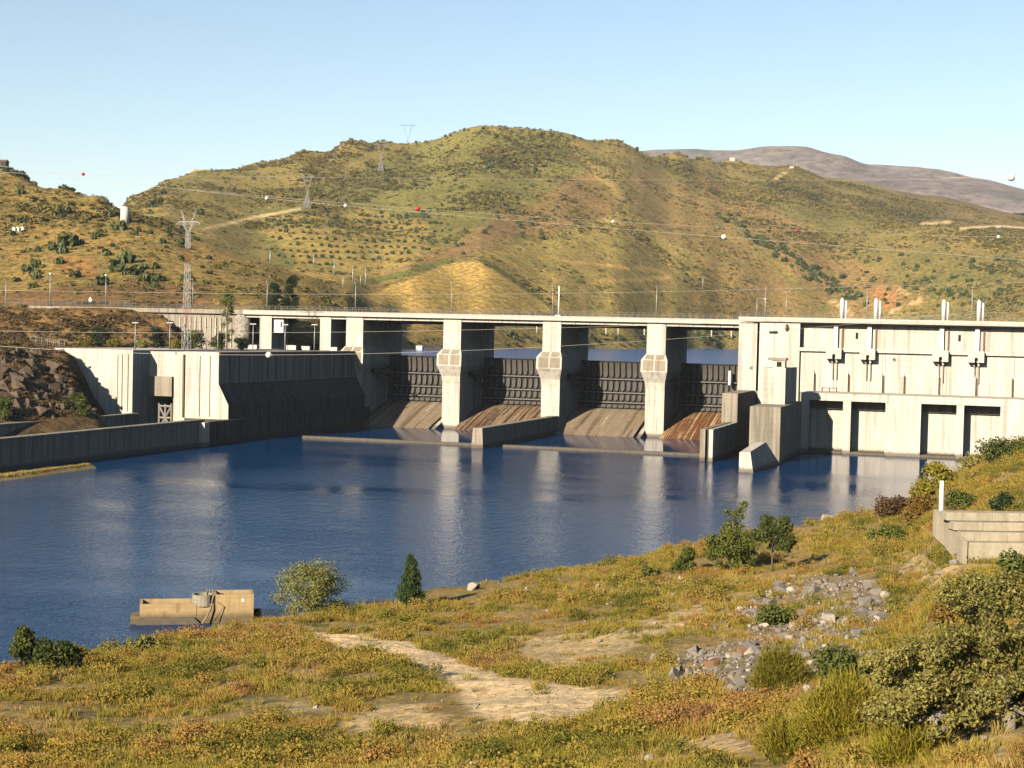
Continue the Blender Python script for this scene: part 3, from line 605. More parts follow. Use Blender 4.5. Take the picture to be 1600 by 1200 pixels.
# ------------------------------------------------------------------ spillway gates
def arc(z, r_=17.0): return 481 + math.sqrt(max(0, r_*r_ - (z-17)**2))
names = ['leftmost spillway gate, dark ribbed steel between the first two piers', 'second spillway gate from the left, above the brown-stained chute',
         'third spillway gate from the left, above the broad grey chute', 'rightmost spillway gate, above the rust-orange chute next to the powerhouse']
for k, (x0, x1) in enumerate(BAYS):
    cx = (x0+x1)/2
    G = thing('spillway_gate', names[k], 'gate', (cx, 496, 7.2), 'spillway gates')
    zs = np.linspace(7.35, 22.4, 16); b = MB()
    b.add([(x, arc(z), z) for z in zs for x in (x0+0.05, x1-0.05)], [(2*i, 2*i+1, 2*i+3, 2*i+2) for i in range(15)])
    b.add([(x, arc(z)+0.25, z) for z in zs for x in (x0+0.05, x1-0.05)], [(2*i, 2*i+1, 2*i+3, 2*i+2) for i in range(15)])
    b.box((x0+0.05, arc(22.4)-0.1, 22.2), (x1-0.05, arc(22.4)+0.35, 22.5))
    b.build('skin_plate', M['steel'], G)
    n = 14; pw = (x1-x0)/n
    for row, (z0, z1, wf, off) in enumerate(((17.2, 22.0, 0.74, 0.75), (12.9, 16.1, 0.60, 0.9), (9.8, 11.8, 0.60, 0.9), (7.5, 8.5, 0.8, 0.6))):
        me = None
        for i in range(n):
            xc = x0 + (i+0.5)*pw; hw = pw*wf/2
            if me is None:
                q = MB(); ring = []
                zz = (z0, z0+0.12*(z1-z0), z0+0.3*(z1-z0), z0+0.7*(z1-z0), z1-0.12*(z1-z0), z1)
                ws = (0.45, 0.85, 1, 1, 0.85 if row else 1, 0.45 if row else 1)
                for z, f_ in zip(zz, ws):
                    y = arc(z); ring.append([(-hw*f_, y-off, z), (hw*f_, y-off, z), (hw*f_, y-0.02, z), (-hw*f_, y-0.02, z)])
                q.loft(ring); me = q.mesh('rib_panel', M['rib'], (0, 496, 7.2))
            link('rib_panel', me, G, (xc-cx, 0, 0))
    for zb in (16.65, 12.3, 9.2):
        y = arc(zb); MB().box((x0+0.1, y-1.15, zb-0.16), (x1-0.1, y-0.1, zb+0.16)).build('cross_beam', M['beam'], G)
    for sx in (-1, 1):
        xa = (x0+1.0 if sx < 0 else x1-1.0); xb = (x0+3.4 if sx < 0 else x1-3.4)
        for zb in (19.3, 14.5, 10.6):
            am = MB().bar((xa, 480.5, 17.6), (xb, arc(zb)-1.2, zb), 0.42).build('arm', M['steel'], G)
        for f_ in (0.45, 0.62, 0.8):
            P = [Vector((xa, 480.5, 17.6)).lerp(Vector((xb, arc(zb)-1.2, zb)), f_) for zb in (19.3, 14.5, 10.6)]
            for e in (0, 1): MB().bar(P[e], P[e+1], 0.2).build('brace', M['steel'], am, root=G)
        MB().tube([(xa-0.9, 480.5, 17.6), (xa+0.9, 480.5, 17.6)], 0.9, 10).build('trunnion', M['steel'], G)
    if k == 3:
        MB().box((-79.8, 494.2, 16.0), (-79.1, 494.8, 20.5)).build('water_gauge', M['white'], G)

# ------------------------------------------------------------------ powerhouse
PH = thing('powerhouse', 'long pale concrete powerhouse with tall draft bays at the water, right of the gates', 'powerhouse', (-20, 450, 0))
RX = [(-48.0, -38.8), (-36.7, -27.5), (-18.2, -9.0), (-7.1, 2.2), (11.0, 20.2), (22.3, 31.5)]
FY, TOPZ = 436.0, 16.3
edges = [-50.2] + [v for r_ in RX for v in r_] + [48.0]
for i in range(0, len(edges), 2):
    MB().box((edges[i], FY, -8), (edges[i+1], FY+12, TOPZ-2.0)).build('front_pier', M['conc_ph'], PH)
seg = [-50.2, -26.9, -8.0, 9.0, 48.0]
for a, b_ in zip(seg[:-1], seg[1:]):
    MB().box((a+0.03, FY-0.04, TOPZ-1.98), (b_-0.03, FY+20, TOPZ)).build('front_beam', M['conc_ph'], PH)
for a, b_ in RX:
    MB().box((a-0.1, FY+6.2, -8), (b_+0.1, FY+7, TOPZ-2)).build('bay_wall', M['conc_ph'], PH)
    MB().box((a+0.02, FY+5.2, TOPZ-4.4), (b_-0.02, FY+6.1, TOPZ-2.02)).build('bay_curtain_beam', M['conc_old'], PH)
    MB().box((a, FY-0.3, -8), (b_, FY+6.2, 0.55)).build('bay_sill', M['conc_old'], PH)
WY = 456.4
jo = [-53.2, -29.2, -12.4, 5.6, 24, 48.0]
for a, b_ in zip(jo[:-1], jo[1:]):
    MB().box((a+0.05, WY, TOPZ-0.5), (b_-0.05, WY+16, 27.6)).build('wall', M['conc_ph'], PH)
MB().box((-53.2, WY-1.0, 27.602), (48, WY+16, 28.6)).build('ledge', M['conc_ph'], PH)
up_wall = MB().box((-53.2, WY+1.8, 28.602), (48, WY+16, 35.4)).build('upper_wall', M['conc'], PH)
tower = MB().box((-64.8, 455.2, -8), (-53.25, WY+16, 35.4)).build('service_tower', M['conc_ph'], PH)
MB().box((-62.0, 455.05, 32.4), (-59.6, 455.3, 33.1)).build('slot_window', M['black'], tower, root=PH)
MB().box((-66.6, 455.6, 35.405), (48, WY+1.7, 35.8)).build('cornice', M['deck'], PH)
MB().box((-70.9, 454.6, 35.802), (48, 455.5, 37.1)).build('parapet', M['deck'], PH)
MB().box((-70.9, 455.5, 35.81), (48, BACK, 36.0)).build('deck_slab', M['deck'], PH)
MB().box((-66, 458.0, 36.004), (48, 503, 36.012)).build('road_surface', M['asphalt'], PH)
MB().box((-65.6, WY, -6), (48, BACK, TOPZ-0.6)).build('substructure', M['conc_old'], PH)
MB().box((-53.0, WY+15, 16), (48, BACK, 35.4)).build('intake_block', M['conc_old'], PH)
PX = [-43.3, -33.9, -14.05, -4.5, 14.8, 24.3]
for x in PX:
    MB().box((x-0.62, WY+0.6, 28.605), (x+0.55, WY+1.79, 35.35)).build('pilaster', M['white'], PH)
    MB().box((x+1.55, WY+1.3, 28.605), (x+2.0, WY+1.795, 35.3)).build('pipe_cover', M['rust'], PH)
    b = MB(); b.box((x-2.3, WY-3.0, 25.6), (x-0.5, WY-1.02, 28.72)); b.box((x+0.35, WY-3.0, 25.6), (x+2.0, WY-1.02, 28.72)); b.box((x-0.5, WY-3.0, 26.9), (x+0.35, WY-1.02, 28.72))
    b.prism([(x-2.3, 25.6), (x-0.5, 25.6), (x-0.5, 24.4)], (WY-1.2, WY-0.02), 'y'); b.prism([(x+0.35, 24.4), (x+0.35, 25.6), (x+2.0, 25.6)], (WY-1.2, WY-0.02), 'y')
    b.box((x-2.3, WY-1.02, 25.6), (x+2.0, WY+0.02, 27.6))
    hb = b.build('hoist_box', M['conc_ph'], PH)
    for dx in (-0.35, 0.75):
        MB().box((x+dx-0.26, WY-0.75, 19.8), (x+dx+0.02, WY-0.02, 25.5)).build('guide_rail', M['conc_old'], hb, root=PH)
    MB().box((x-0.30, WY-0.12, 16.4), (x-0.22, WY-0.01, 19.8)).build('cable', M['rust'], hb, root=PH)
    MB().box((x+0.52, WY-0.12, 16.4), (x+0.60, WY-0.01, 19.8)).build('cable', M['rust'], hb, root=PH)
for x in (-48.9, -39.3, -29.8, -23.9, -14.4, -4.5, 5.2, 14.8):
    rb = MB().prism([(WY, TOPZ), (WY-1.2, TOPZ), (WY-1.2, 21.0), (WY, 22.2)], (x-0.95, x-0.1), 'x').build('rib', M['conc_ph'], PH)
    MB().box((x-0.09, WY-0.5, TOPZ+0.2), (x+0.3, WY-0.01, 21.2)).build('rib_pipe', M['rust'], rb, root=PH)
for x in (-37.5, -9.3, 19): MB().box((x-0.35, WY+1.7, 31.4), (x+0.35, WY+1.9, 33.2)).build('slit_window', M['black'], up_wall, root=PH)
MB().tube([(-57.0, 454.9, 33.6), (-57.0, 454.2, 34.2), (-57.0, 454.9, 34.8)], 0.5, 6).build('wall_lamp', M['rust'], tower, root=PH)
b = MB(); [b.box((x, 452.5, TOPZ), (x+0.25, 453.5, TOPZ+1.0)) for x in (-46.4, -44.4, -42.4)]; b.box((-46.4, 452.4, TOPZ+0.9), (-42.1, 453.6, TOPZ+1.1)); b.build('bench_frame', M['rust'], PH)

# blocks and walls between the gates and the powerhouse
o = thing('divider_wall', 'stepped concrete divider wall right of the last gate, low end grooved', 'wall', (-67.5, 425, 0))
MB().box((-69.3, 388, -6), (-68.0, 425, 7.95)).build('low_wall', M['conc_old'], o)
MB().box((-67.0, 387.6, -6), (-66.0, 425, 7.95)).build('low_wall', M['conc'], o)
MB().box((-68.0, 389.2, -6), (-67.0, 425, 7.95)).build('groove', M['conc_dark'], o)
MB().prism([(425, -6), (425, 15.8), (456, 15.8), (456, -6)], (-70.2, -65.9), 'x').build('high_wall', M['conc_old'], o)
o = thing('training_block', 'tall square concrete block in the water with a smaller block on top', 'block', (-53.5, 412, 0))
MB().box((-57.6, 391.6, -6), (-50.0, 436.0, 13.9)).build('base_block', M['conc_old'], o)
MB().box((-57.4, 409.5, 13.905), (-51.3, 434, 23.3)).build('upper_block', M['conc'], o)
hh_ = MB().box((-55.2, 412.5, 23.305), (-51.9, 416, 25.2)).build('hatch_house', M['conc'], o)
MB().box((-54.0, 412.4, 23.6), (-52.8, 412.6, 24.9)).build('hatch_opening', M['black'], hh_, root=o)
MB().box((-56.4, 412.2, 25.205), (-51.6, 416.3, 25.9)).build('hatch_roof', M['conc_old'], hh_, root=o)
o = MB().loft([[(-55.2, 360.5, -5), (-51.9, 360.5, -5), (-49.8, 391, -5), (-53.5, 391, -5)], [(-55.2, 360.5, 0), (-51.9, 360.5, 0), (-49.8, 391, 0), (-53.5, 391, 0)], [(-55.3, 361.3, 4.5), (-52.8, 361.3, 4.7), (-51.7, 379.0, 6.0), (-54.4, 379.0, 5.8)]]).build('nose_block', M['conc'])
tag(o, 'small concrete nose block with a sloping back at the foot of the square block', 'block')

# ------------------------------------------------------------------ navigation lock
LK = thing('navigation_lock', 'massive concrete navigation lock left of the gates, dark flank and bright end face', 'lock', (-212, 420, 0))
prof = [(-207.4, -8), (-192.6, -8), (-192.6, 5.9), (-194.4, 5.92), (-194.4, 9.8), (-197.4, 15.4), (-197.4, 23.8), (-207.4, 23.8)]
MB().prism([(-207.4, -8), (-192.6, -8), (-192.6, 5.9), (-194.4, 5.92), (-194.4, 9.8), (-197.4, 15.4), (-207.4, 15.4)], (378, 473.2), 'y').build('chamber_wall', M['conc_dark'], LK)  # flank shade is partly in this darker, streaked concrete colour
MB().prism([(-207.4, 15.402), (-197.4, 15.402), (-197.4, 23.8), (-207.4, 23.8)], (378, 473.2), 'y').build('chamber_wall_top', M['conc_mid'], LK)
MB().prism([(-207.4, 5.9), (-194.36, 5.9), (-194.36, 9.8), (-197.36, 15.4), (-197.36, 23.75), (-207.4, 23.75)], (377.9, 377.995), 'y').build('end_face', M['conc_ph'], LK)
for y in np.linspace(384, 466, 15):
    MB().box((-197.398, y, 15.6), (-197.32, y+0.22, 23.6)).build('drain_stain_rib', M['black'], LK)
MB().box((-197.4, 378.2, 22.9), (-197.15, 473, 23.82)).build('coping', M['rust'], LK)
MB().box((-196.2, 359.8, -8), (-191.6, 362.4, 6.1)).build('end_pilaster', M['conc'], LK)
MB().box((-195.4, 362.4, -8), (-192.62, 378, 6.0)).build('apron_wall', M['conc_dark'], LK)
MB().box((-250, 378, -8), (-227.4, 472.9, 23.7)).build('land_wall', M['conc_ph'], LK)
MB().box((-227.4, 377.3, -8), (-222.9, 472.9, 23.75)).build('gate_pier', M['conc'], LK)
for x in (-226.2, -224.4): MB().box((x, 377.2, 7), (x+0.25, 377.4, 22.6)).build('joint_strip', M['rust'], LK)
MB().box((-227.9, 377.7, 6.5), (-227.42, 378.1, 22.4)).build('joint_strip', M['rust'], LK)
MB().box((-223.2, 386, 11.0), (-207.2, 472.9, 23.4)).build('gate_head', M['conc_ph'], LK)
MB().box((-215.3, 386, -8), (-207.2, 400, 10.998)).build('gate_side', M['conc_ph'], LK)
MB().box((-222.9, 385.2, 11.2), (-215.4, 385.99, 16.6)).build('gate_lintel', M['conc_old'], LK)
MB().box((-224, 396, -6), (-214, 396.6, 11.0)).build('dark_chamber', M['black'], LK)
b = MB()
for (x0, z0, x1, z1) in ((-219.6, 0, -219.6, 9.2), (-215.8, 0, -215.8, 9.2), (-219.6, 8.4, -215.8, 8.4), (-219.6, 5.2, -215.8, 5.2), (-219.6, 2, -215.8, 8.4), (-219.6, 8.4, -215.8, 2), (-217.7, 0, -217.7, 9.0)):
    b.bar((x0, 385.9, z0), (x1, 385.9, z1), 0.28)
b.build('lattice_gate', M['lattice'], LK)
for x in (-209.6, -208.2): MB().box((x, 385.8, 5), (x+0.3, 386.0, 22)).build('joint_strip', M['rust'], LK)
for x in (-203.0, -200.0): MB().box((x, 377.8, 6.5), (x+0.22, 377.9, 22.8)).build('ladder_track', M['rust'], LK)
MB().box((-207.9, 377.4, 6), (-207.42, 378.0, 23)).build('joint_strip', M['rust'], LK)
for x, y, s_ in ((-236, 430, 1.6), (-226, 452, 2.2), (-216.5, 460, 2.4), (-212.5, 463, 2.0), (-204, 466, 1.8), (-232, 440, 1.8)):
    tag(MB().box((x, y, 23.8), (x+s_*1.4, y+1.2, 23.8+s_*0.55)).box((x-0.1, y-0.1, 23.8+s_*0.55), (x+s_*1.4+0.1, y+1.3, 23.95+s_*0.55)).build('equipment_box', M['plaster']), 'small pale equipment box on the lock terrace', 'equipment box', 'equipment boxes on the lock terrace')
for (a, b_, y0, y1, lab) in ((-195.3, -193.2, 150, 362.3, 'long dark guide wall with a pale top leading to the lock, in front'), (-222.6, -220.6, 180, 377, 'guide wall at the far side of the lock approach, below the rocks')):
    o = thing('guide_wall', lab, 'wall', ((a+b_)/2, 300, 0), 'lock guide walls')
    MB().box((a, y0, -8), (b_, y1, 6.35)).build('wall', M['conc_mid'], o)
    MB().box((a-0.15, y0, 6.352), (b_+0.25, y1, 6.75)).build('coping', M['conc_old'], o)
# abutment wall with ribs and a rubble-faced end
AB = thing('abutment_wall', 'pale ribbed abutment wall under the road at the left end of the dam', 'wall', (-255, 475, 20))
MB().box((-285, 473.4, 18), (-241.0, 476, 35.0)).build('wall', M['conc_old'], AB)
for x in np.linspace(-262, -243, 11): MB().box((x, 473.0, 20), (x+0.35, 473.38, 33.6)).build('rib', M['conc'], AB)
ring = lambda z: [(-239.3+2.6*math.cos(t), 475+2.6*math.sin(t), z) for t in np.linspace(0, 2*math.pi, 16, endpoint=False)]
MB().loft([ring(18), ring(27), ring(35.9)], True, True).build('rubble_end', M['masonry'], AB)
MB().box((-320, 472.2, 35.003), (-238.05, 472.9, 36.4)).build('parapet', M['conc_old'], AB)

# ------------------------------------------------------------------ railings and fences: short runs, each its own thing
def railing(name, label, cat, P, Q, h, step, group, m=M['fence'], mesh_=0):
    P, Q = Vector(P), Vector(Q); L = (Q-P).length; n = max(1, round(L/step)); b = MB()
    for i in range(n+1):
        p = P.lerp(Q, i/n); b.box((p.x-0.04, p.y-0.04, p.z), (p.x+0.04, p.y+0.04, p.z+h))
    for f_ in (0.5, 1.0): b.bar(P+Vector((0, 0, h*f_)), Q+Vector((0, 0, h*f_)), 0.035)
    if mesh_:
        k = int(L/mesh_)
        for i in range(k):
            p = P.lerp(Q, (i+0.5)/k); b.box((p.x-0.02, p.y-0.02, p.z+0.05), (p.x+0.02, p.y+0.02, p.z+h))
    o = thing(name, label, cat, P, group); b.build('rails_and_posts', m, o); return o
xs = [-238, -201.5, -167.9, -134.9, -101.8, -71]
for i, (a, b_) in enumerate(zip(xs[:-1], xs[1:])):
    where = ['beside the lock', 'above the leftmost gate', 'above the second gate', 'above the third gate', 'above the rightmost gate'][i]
    railing('railing', 'thin metal railing on the deck parapet '+where, 'railing', (a+0.3, 472.4, 36.45), (b_-0.3, 472.4, 36.45), 1.5, 2.2, 'deck railings', mesh_=0.55)
    railing('railing', 'metal railing along the upstream edge of the road '+where, 'railing', (a+0.3, BACK+0.8, 36.3), (b_-0.3, BACK+0.8, 36.3), 1.5, 2.2, 'deck railings')
for i, (a, b_) in enumerate(((-70.5, -40), (-39.7, -10), (-9.7, 20), (20.3, 47))):
    railing('railing', 'thin metal railing on the powerhouse parapet, '+['first run by the gates', 'second run', 'third run', 'run at the right edge'][i], 'railing', (a, 455.0, 37.1), (b_, 455.0, 37.1), 1.5, 2.2, 'powerhouse railings', mesh_=0.55)
railing('railing', 'thin metal railing on the road wall behind the ribbed abutment', 'railing', (-283, 472.5, 36.4), (-238.5, 472.5, 36.4), 1.5, 2.2, 'deck railings', mesh_=0.6)
A_, B_ = at(8, 478, 585), at(207, 481, 553)
railing('mesh_fence', 'grey mesh fence along the road on the left hillside', 'fence', (A_[0], A_[1], A_[2]-0.3), (B_[0], B_[1], B_[2]-0.6), 3.0, 3.0, None, mesh_=0.5)
A_, B_ = at(47, 536, 470), at(101, 543, 466)
railing('railing', 'pale guard railing beside the access road above the rocks', 'railing', (A_[0], A_[1], A_[2]), (B_[0], B_[1], B_[2]), 2.0, 1.8, None, M['pole'], 0.6)
p = at(141, 478, 565)
o = thing('road_sign', 'small white road sign in front of the mesh fence on the left', 'sign', p); MB().bar(p, p+np.array([0, 0, 1.5]), 0.06).build('post', M['pole'], o); MB().prism([(p[0]-0.6, p[2]+1.5), (p[0]+0.6, p[2]+1.5), (p[0]+0.6, p[2]+2.3), (p[0], p[2]+3.2), (p[0]-0.6, p[2]+2.3)], (p[1]-0.12, p[1]-0.05), 'y').build('plate', M['white'], o)

# ------------------------------------------------------------------ lamp posts and masts
def lamp(px, ytop, ybot, Y=None, dist=None, label='', arm='none', rad=0.11, group='deck lamp posts', m=M['pole']):
    base = onY(px, ybot, Y) if Y else at(px, ybot, dist); top = onY(px, ytop, Y) if Y else at(px, ytop, dist)
    h = top[2]-base[2]; o = thing('lamp_post', label, 'lamp post', base, group)
    b = MB(); b.tube([base, base+np.array([0, 0, h*0.5]), base+np.array([0, 0, h])], [rad*1.5, rad*1.15, rad*0.8], 6); b.build('pole', m, o)
    t = base+np.array([0, 0, h])
    if arm == 'T': MB().box((t[0]-1.0, t[1]-0.25, t[2]-0.02), (t[0]+1.0, t[1]+0.25, t[2]+0.3)).build('lamp_head', M['pole'], o)
    elif arm == 'ball': MB().loft([[(t[0]+r_*math.cos(a_), t[1]+r_*math.sin(a_), t[2]+z_) for a_ in np.linspace(0, 6.283, 8, endpoint=False)] for r_, z_ in ((0.15, 0), (0.5, 0.2), (0.5, 0.6), (0.15, 0.9))], True, True).build('lamp_head', M['white'], o)
    elif arm == 'L':
        MB().bar(t, t+np.array([2.4, 0, 0.1]), 0.07).build('arm', M['pole'], o); MB().box((t[0]+1.9, t[1]-0.2, t[2]-0.08), (t[0]+2.9, t[1]+0.2, t[2]+0.16)).build('lamp_head', M['pole'], o)
    else: MB().box((t[0]-0.2, t[1]-0.7, t[2]), (t[0]+0.2, t[1]+0.1, t[2]+0.18)).build('lamp_head', M['pole'], o)
    return o
for px, yt, lab in ((9, 437, 'slim lamp post on the left hill road at the photo edge'), (78, 430, 'lamp post with a round head on the left hill road, left of the sign'), (165, 432, 'lamp post with a round head on the left hill road, right of the sign')):
    lamp(px, yt, 479, None, 566, lab, 'none' if px == 9 else 'ball', 0.13, 'hill road lamp posts')
for px, yt, yb, lab in ((301, 437, 478, 'lamp post on the deck just right of the red and white pylon'), (417, 441, 487, 'lamp post on the deck above the lock head columns'), (555, 443, 490, 'lamp post on the deck above the first pier'),
                        (705, 444, 494, 'lamp post on the deck above the second pier'), (863, 447, 497, 'lamp post on the deck above the third pier'), (1025, 448, 500, 'lamp post on the deck above the fourth pier')):
    lamp(px, yt, yb, 474.2, None, lab)
lamp(1182, 467, 498, 462, None, 'short lamp post with a side arm on the deck right of the last gate', 'L')
for px, yt, lab in ((1195, 451, 'tall lamp post on the deck right of the last gate'), (1354, 453, 'lamp post on the powerhouse deck between the two left vent masts'), (1518, 450, 'lamp post on the powerhouse deck between the two right vent masts'), (1228, 457, 'slim pole on the deck left of the vent masts')):
    lamp(px, yt, 500, 459, None, lab, rad=0.12 if px != 1228 else 0.09)
for px, yt, yb, lab in ((211, 505, 546, 'T-headed lamp on the lock terrace, leftmost'), (265, 505, 548, 'T-headed lamp on the lock terrace, second from the left'), (288, 508, 548, 'slim terrace post directly below the pylon'), (322, 512, 548, 'slim terrace post among the bushes right of the pylon'),
                        (340, 512, 548, 'slim terrace post beside the poplar'), (395, 507, 548, 'T-headed lamp on the lock terrace before the roller door'), (445, 508, 549, 'T-headed lamp on the lock terrace left of the open span'), (491, 508, 549, 'T-headed lamp on the lock terrace, rightmost')):
    g_ = onZ(px, yb, 23.75); D_ = math.hypot(g_[0], g_[1]); D_ = min(D_, 500)
    lamp(px, yt, yb, None, D_, lab, 'none' if 'slim' in lab else 'T', 0.12, 'terrace lamp posts')
b_ = onY(873, 480, 505); t_ = onY(873, 447, 505)
o = thing('signal_mast', 'thick white mast on the deck above the third pier', 'mast', (b_[0], 505, 35.6)); MB().tube([(b_[0], 505, 35.6), (b_[0], 505, t_[2])], 0.26, 8).build('pole', M['white'], o); MB().box((b_[0]-0.9, 504, 35.6), (b_[0]+0.9, 506, 37.2)).build('cabinet', M['white'], o)
for px, lab in ((1316, 'first'), (1369, 'second'), (1475, 'third'), (1530, 'fourth')):
    q = onY(px, 472, 472); x = q[0]
    o = thing('vent_mast', 'white twin vent mast on the powerhouse deck, %s from the left' % lab, 'mast', (x, 472, 36.0), 'vent masts')
    MB().tube([(x, 472, 36), (x, 472, 42.3), (x, 472, 43.0), (x, 472, 43.5)], [0.62, 0.62, 0.5, 0.12], 10).build('main_tube', M['white'], o)
    MB().tube([(x+1.15, 472, 36), (x+1.15, 472, 42.6)], 0.32, 8).build('thin_tube', M['white'], o)

# ------------------------------------------------------------------ pylons, cables and marker balls
def pylon(base, h, label, bands=False, wbase=5.0, thick=0.12, neck=0.62, spread=0.2, rz=0.0):
    base = np.array(base); o = thing('pylon', label, 'pylon', base, 'lattice pylons', rz)
    mats = (M['white'], M['redp']) if bands else (M['lattice'],)
    zn = h*neck; nseg = 14; zs = [zn*(1-(1-i/nseg)**1.25) for i in range(nseg+1)]
    def wd(z): return (wbase*(1-z/zn) + 0.9*(z/zn))/2
    B = [MB() for _ in mats]
    for i in range(nseg):
        b = B[1 if (len(B) > 1 and i in (2, 3, 9, 10)) else 0]; z0, z1 = zs[i], zs[i+1]; w0, w1 = wd(z0), wd(z1)
        c0 = [(-w0,-w0,z0),(w0,-w0,z0),(w0,w0,z0),(-w0,w0,z0)]; c1 = [(-w1,-w1,z1),(w1,-w1,z1),(w1,w1,z1),(-w1,w1,z1)]
        for k in range(4):
            b.bar(c0[k], c1[k], thick); b.bar(c0[k], c1[(k+1) % 4], thick*0.6); b.bar(c0[(k+1) % 4], c1[k], thick*0.6); b.bar(c1[k], c1[(k+1) % 4], thick*0.6)
    for b, m, nm in zip(B, mats, ('white_lattice', 'red_lattice') if bands else ('lattice_mast',)):
        me = b.mesh(nm, m); q = link(nm, me, o); q['kind'] = 'stuff'
    sp = h*spread/1.0; zt = h*0.90; b = MB()
    for sx in (-1, 1):
        for sy in (-0.4, 0.4):
            b.bar((sx*0.4, sy, zn), (sx*sp*0.55, sy, zt), thick); b.bar((sx*0.4, sy, zn), (sx*sp*0.75, sy, h), thick)
        for f_ in (0.25, 0.5, 0.75):
            b.bar((sx*(0.4+(sp*0.55-0.4)*f_), -0.4, zn+(zt-zn)*f_), (sx*(0.4+(sp*0.75-0.4)*f_), 0.4, zn+(h-zn)*f_), thick*0.6)
    link('fork', b.mesh('fork', mats[0]), o)
    b = MB()
    for sy in (-0.4, 0.4):
        b.bar((-sp*1.3, 0, zt), (sp*1.3, 0, zt), thick); b.bar((-sp*0.9, sy, zt+h*0.02), (sp*0.9, sy, zt+h*0.02), thick); b.bar((-sp*1.3, 0, zt), (-sp*0.9, sy, zt+h*0.02), thick); b.bar((sp*1.3, 0, zt), (sp*0.9, sy, zt+h*0.02), thick)
    n = 10
    for i in range(n):
        x0 = -sp*0.9+1.8*sp*i/n; x1 = -sp*0.9+1.8*sp*(i+1)/n
        b.bar((x0, 0, zt), (x1, 0.3, zt+h*0.02), thick*0.6); b.bar((x0, -0.3, zt+h*0.02), (x1, 0, zt), thick*0.6)
    link('cross_arm', b.mesh('cross_arm', mats[0]), o)
    return o
p = onZ(290, 533, 23.7); s_ = 455/math.hypot(p[0], p[1]); bb = at(291, 540, 476)
pylon((bb[0], bb[1], 23.7), at(299, 329, 476)[2]-23.7, 'tall red and white lattice pylon rising from the lock terrace', True, 2.0, 0.045, 0.85, 0.075)
for px, yt, yb, dist, lab in ((480, 272, 326, None, 'grey forked pylon on the hillside beside the dirt track'), (595, 222, 268, None, 'grey forked pylon high on the hillside left of the summit')):
    q = on_hill(px, yb, 1000); d_ = math.hypot(q[0], q[1]); t_ = at(px, yt, d_)
    pylon(q-np.array([0, 0, 0.5]), t_[2]-q[2]+0.5, lab, False, 7.5, 0.24, 0.5, 0.2, 0.3)
q = at(637, 224, 2110); pylon((q[0], q[1], hz(q[0], q[1])), at(637, 191, 2110)[2]-hz(q[0], q[1]), 'faint far pylon poking above the skyline left of the summit', False, 5.0, 0.09, 0.5, 0.2, 0.3)
for i, (px, yb, hgt, lab) in enumerate(((551, 443, 12, 'first'), (522, 432, 12, 'second'), (571, 446, 12, 'third'), (490, 418, 9, 'fourth'), (422, 412, 9, 'fifth'), (1098, 452, 9, 'sixth'), (563, 447, 8, 'seventh'), (536, 450, 8, 'eighth'))):
    q = on_hill(px, yb, 640); o = MB().tube([q-np.array([0, 0, 1]), q+np.array([0, 0, hgt*math.hypot(q[0], q[1])/1100])], [0.35, 0.28], 6).build('utility_pole', M['pole'])
    tag(o, 'pale utility pole on the scrubby hillside', 'utility pole', 'utility poles on the hillside')
WIRES = [
 ('A', 'lowest power cable sagging across the lock and gates, with a white ball', [(-60,537,175),(80,544,170),(250,552,165),(420,557,160),(570,554,160),(695,547.5,160),(920,536.5,165),(1075,528.5,170),(1300,510,180),(1660,470,200)], 0.022),
 ('B', 'power cable crossing the openings under the road deck', [(-60,515.5,260),(400,520,250),(627,517.5,250),(880,512,250),(1200,502,260),(1660,485,280)], 0.030),
 ('C', 'power cable above the deck on the left', [(-60,453,300),(400,459,290),(570,460,290),(900,458,300),(1660,440,330)], 0.032),
 ('D', 'upper power cable across the middle hillside', [(-60,268,420),(400,276,420),(900,280.5,420),(1360,281,430),(1660,276,440)], 0.030),
 ('E', 'power cable descending to the right over the main hill, carrying white balls', [(-60,250,380),(222,287,370),(400,310,365),(650,331,360),(900,351,360),(1131,371,360),(1660,410,370)], 0.040),
 ('F', 'power cable over the main hill, carrying red balls', [(-60,262,400),(222,290,395),(487,313,390),(653,325,385),(900,344,385),(1245,360,390),(1660,372,400)], 0.034)]
for k, lab, pts, rad in WIRES:
    ctl = [at(*p_) for p_ in pts]; P = []
    xs_ = np.array([p_[0] for p_ in pts], float); tt = np.linspace(xs_[0], xs_[-1], 90)
    # smooth curve through the sighted points
    ys_ = np.array([p_[1] for p_ in pts], float); ds_ = np.array([p_[2] for p_ in pts], float)
    cy = np.polyfit(xs_, ys_, min(4, len(pts)-1)); cdst = np.polyfit(xs_, ds_, 2)
    P = [at(x, np.polyval(cy, x), np.polyval(cdst, x)) for x in tt]
    tag(MB().tube(P, rad*0.6, 4).build('power_cable', M['wire']), lab, 'cable', 'power cables')
    WIRES[[w_[0] for w_ in WIRES].index(k)] = (k, lab, cy, cdst)
WD = {w_[0]: w_ for w_ in WIRES}
def ball(px, py, dist, rad, m, lab):
    c = at(px, py, dist); n = 12; b = MB(); rings = []
    for a_ in np.linspace(-math.pi/2+0.12, math.pi/2-0.12, 9): rings.append([(c[0]+rad*math.cos(a_)*math.cos(t), c[1]+rad*math.cos(a_)*math.sin(t), c[2]+rad*math.sin(a_)) for t in np.linspace(0, 2*math.pi, n, endpoint=False)])
    b.loft(rings, True, True); b.box((c[0]-rad*1.25, c[1]-0.03, c[2]-0.03), (c[0]+rad*1.25, c[1]+0.03, c[2]+0.03))
    tag(b.build('marker_ball', m), lab, 'marker ball', 'cable marker balls')
def wy_at(k, x): return float(np.polyval(WD[k][2], x)), float(np.polyval(WD[k][3], x))
y_, d_ = wy_at('A', 420); ball(420, y_, d_, 0.33, M['white'], 'white marker ball on the cable in front of the dark lock flank')
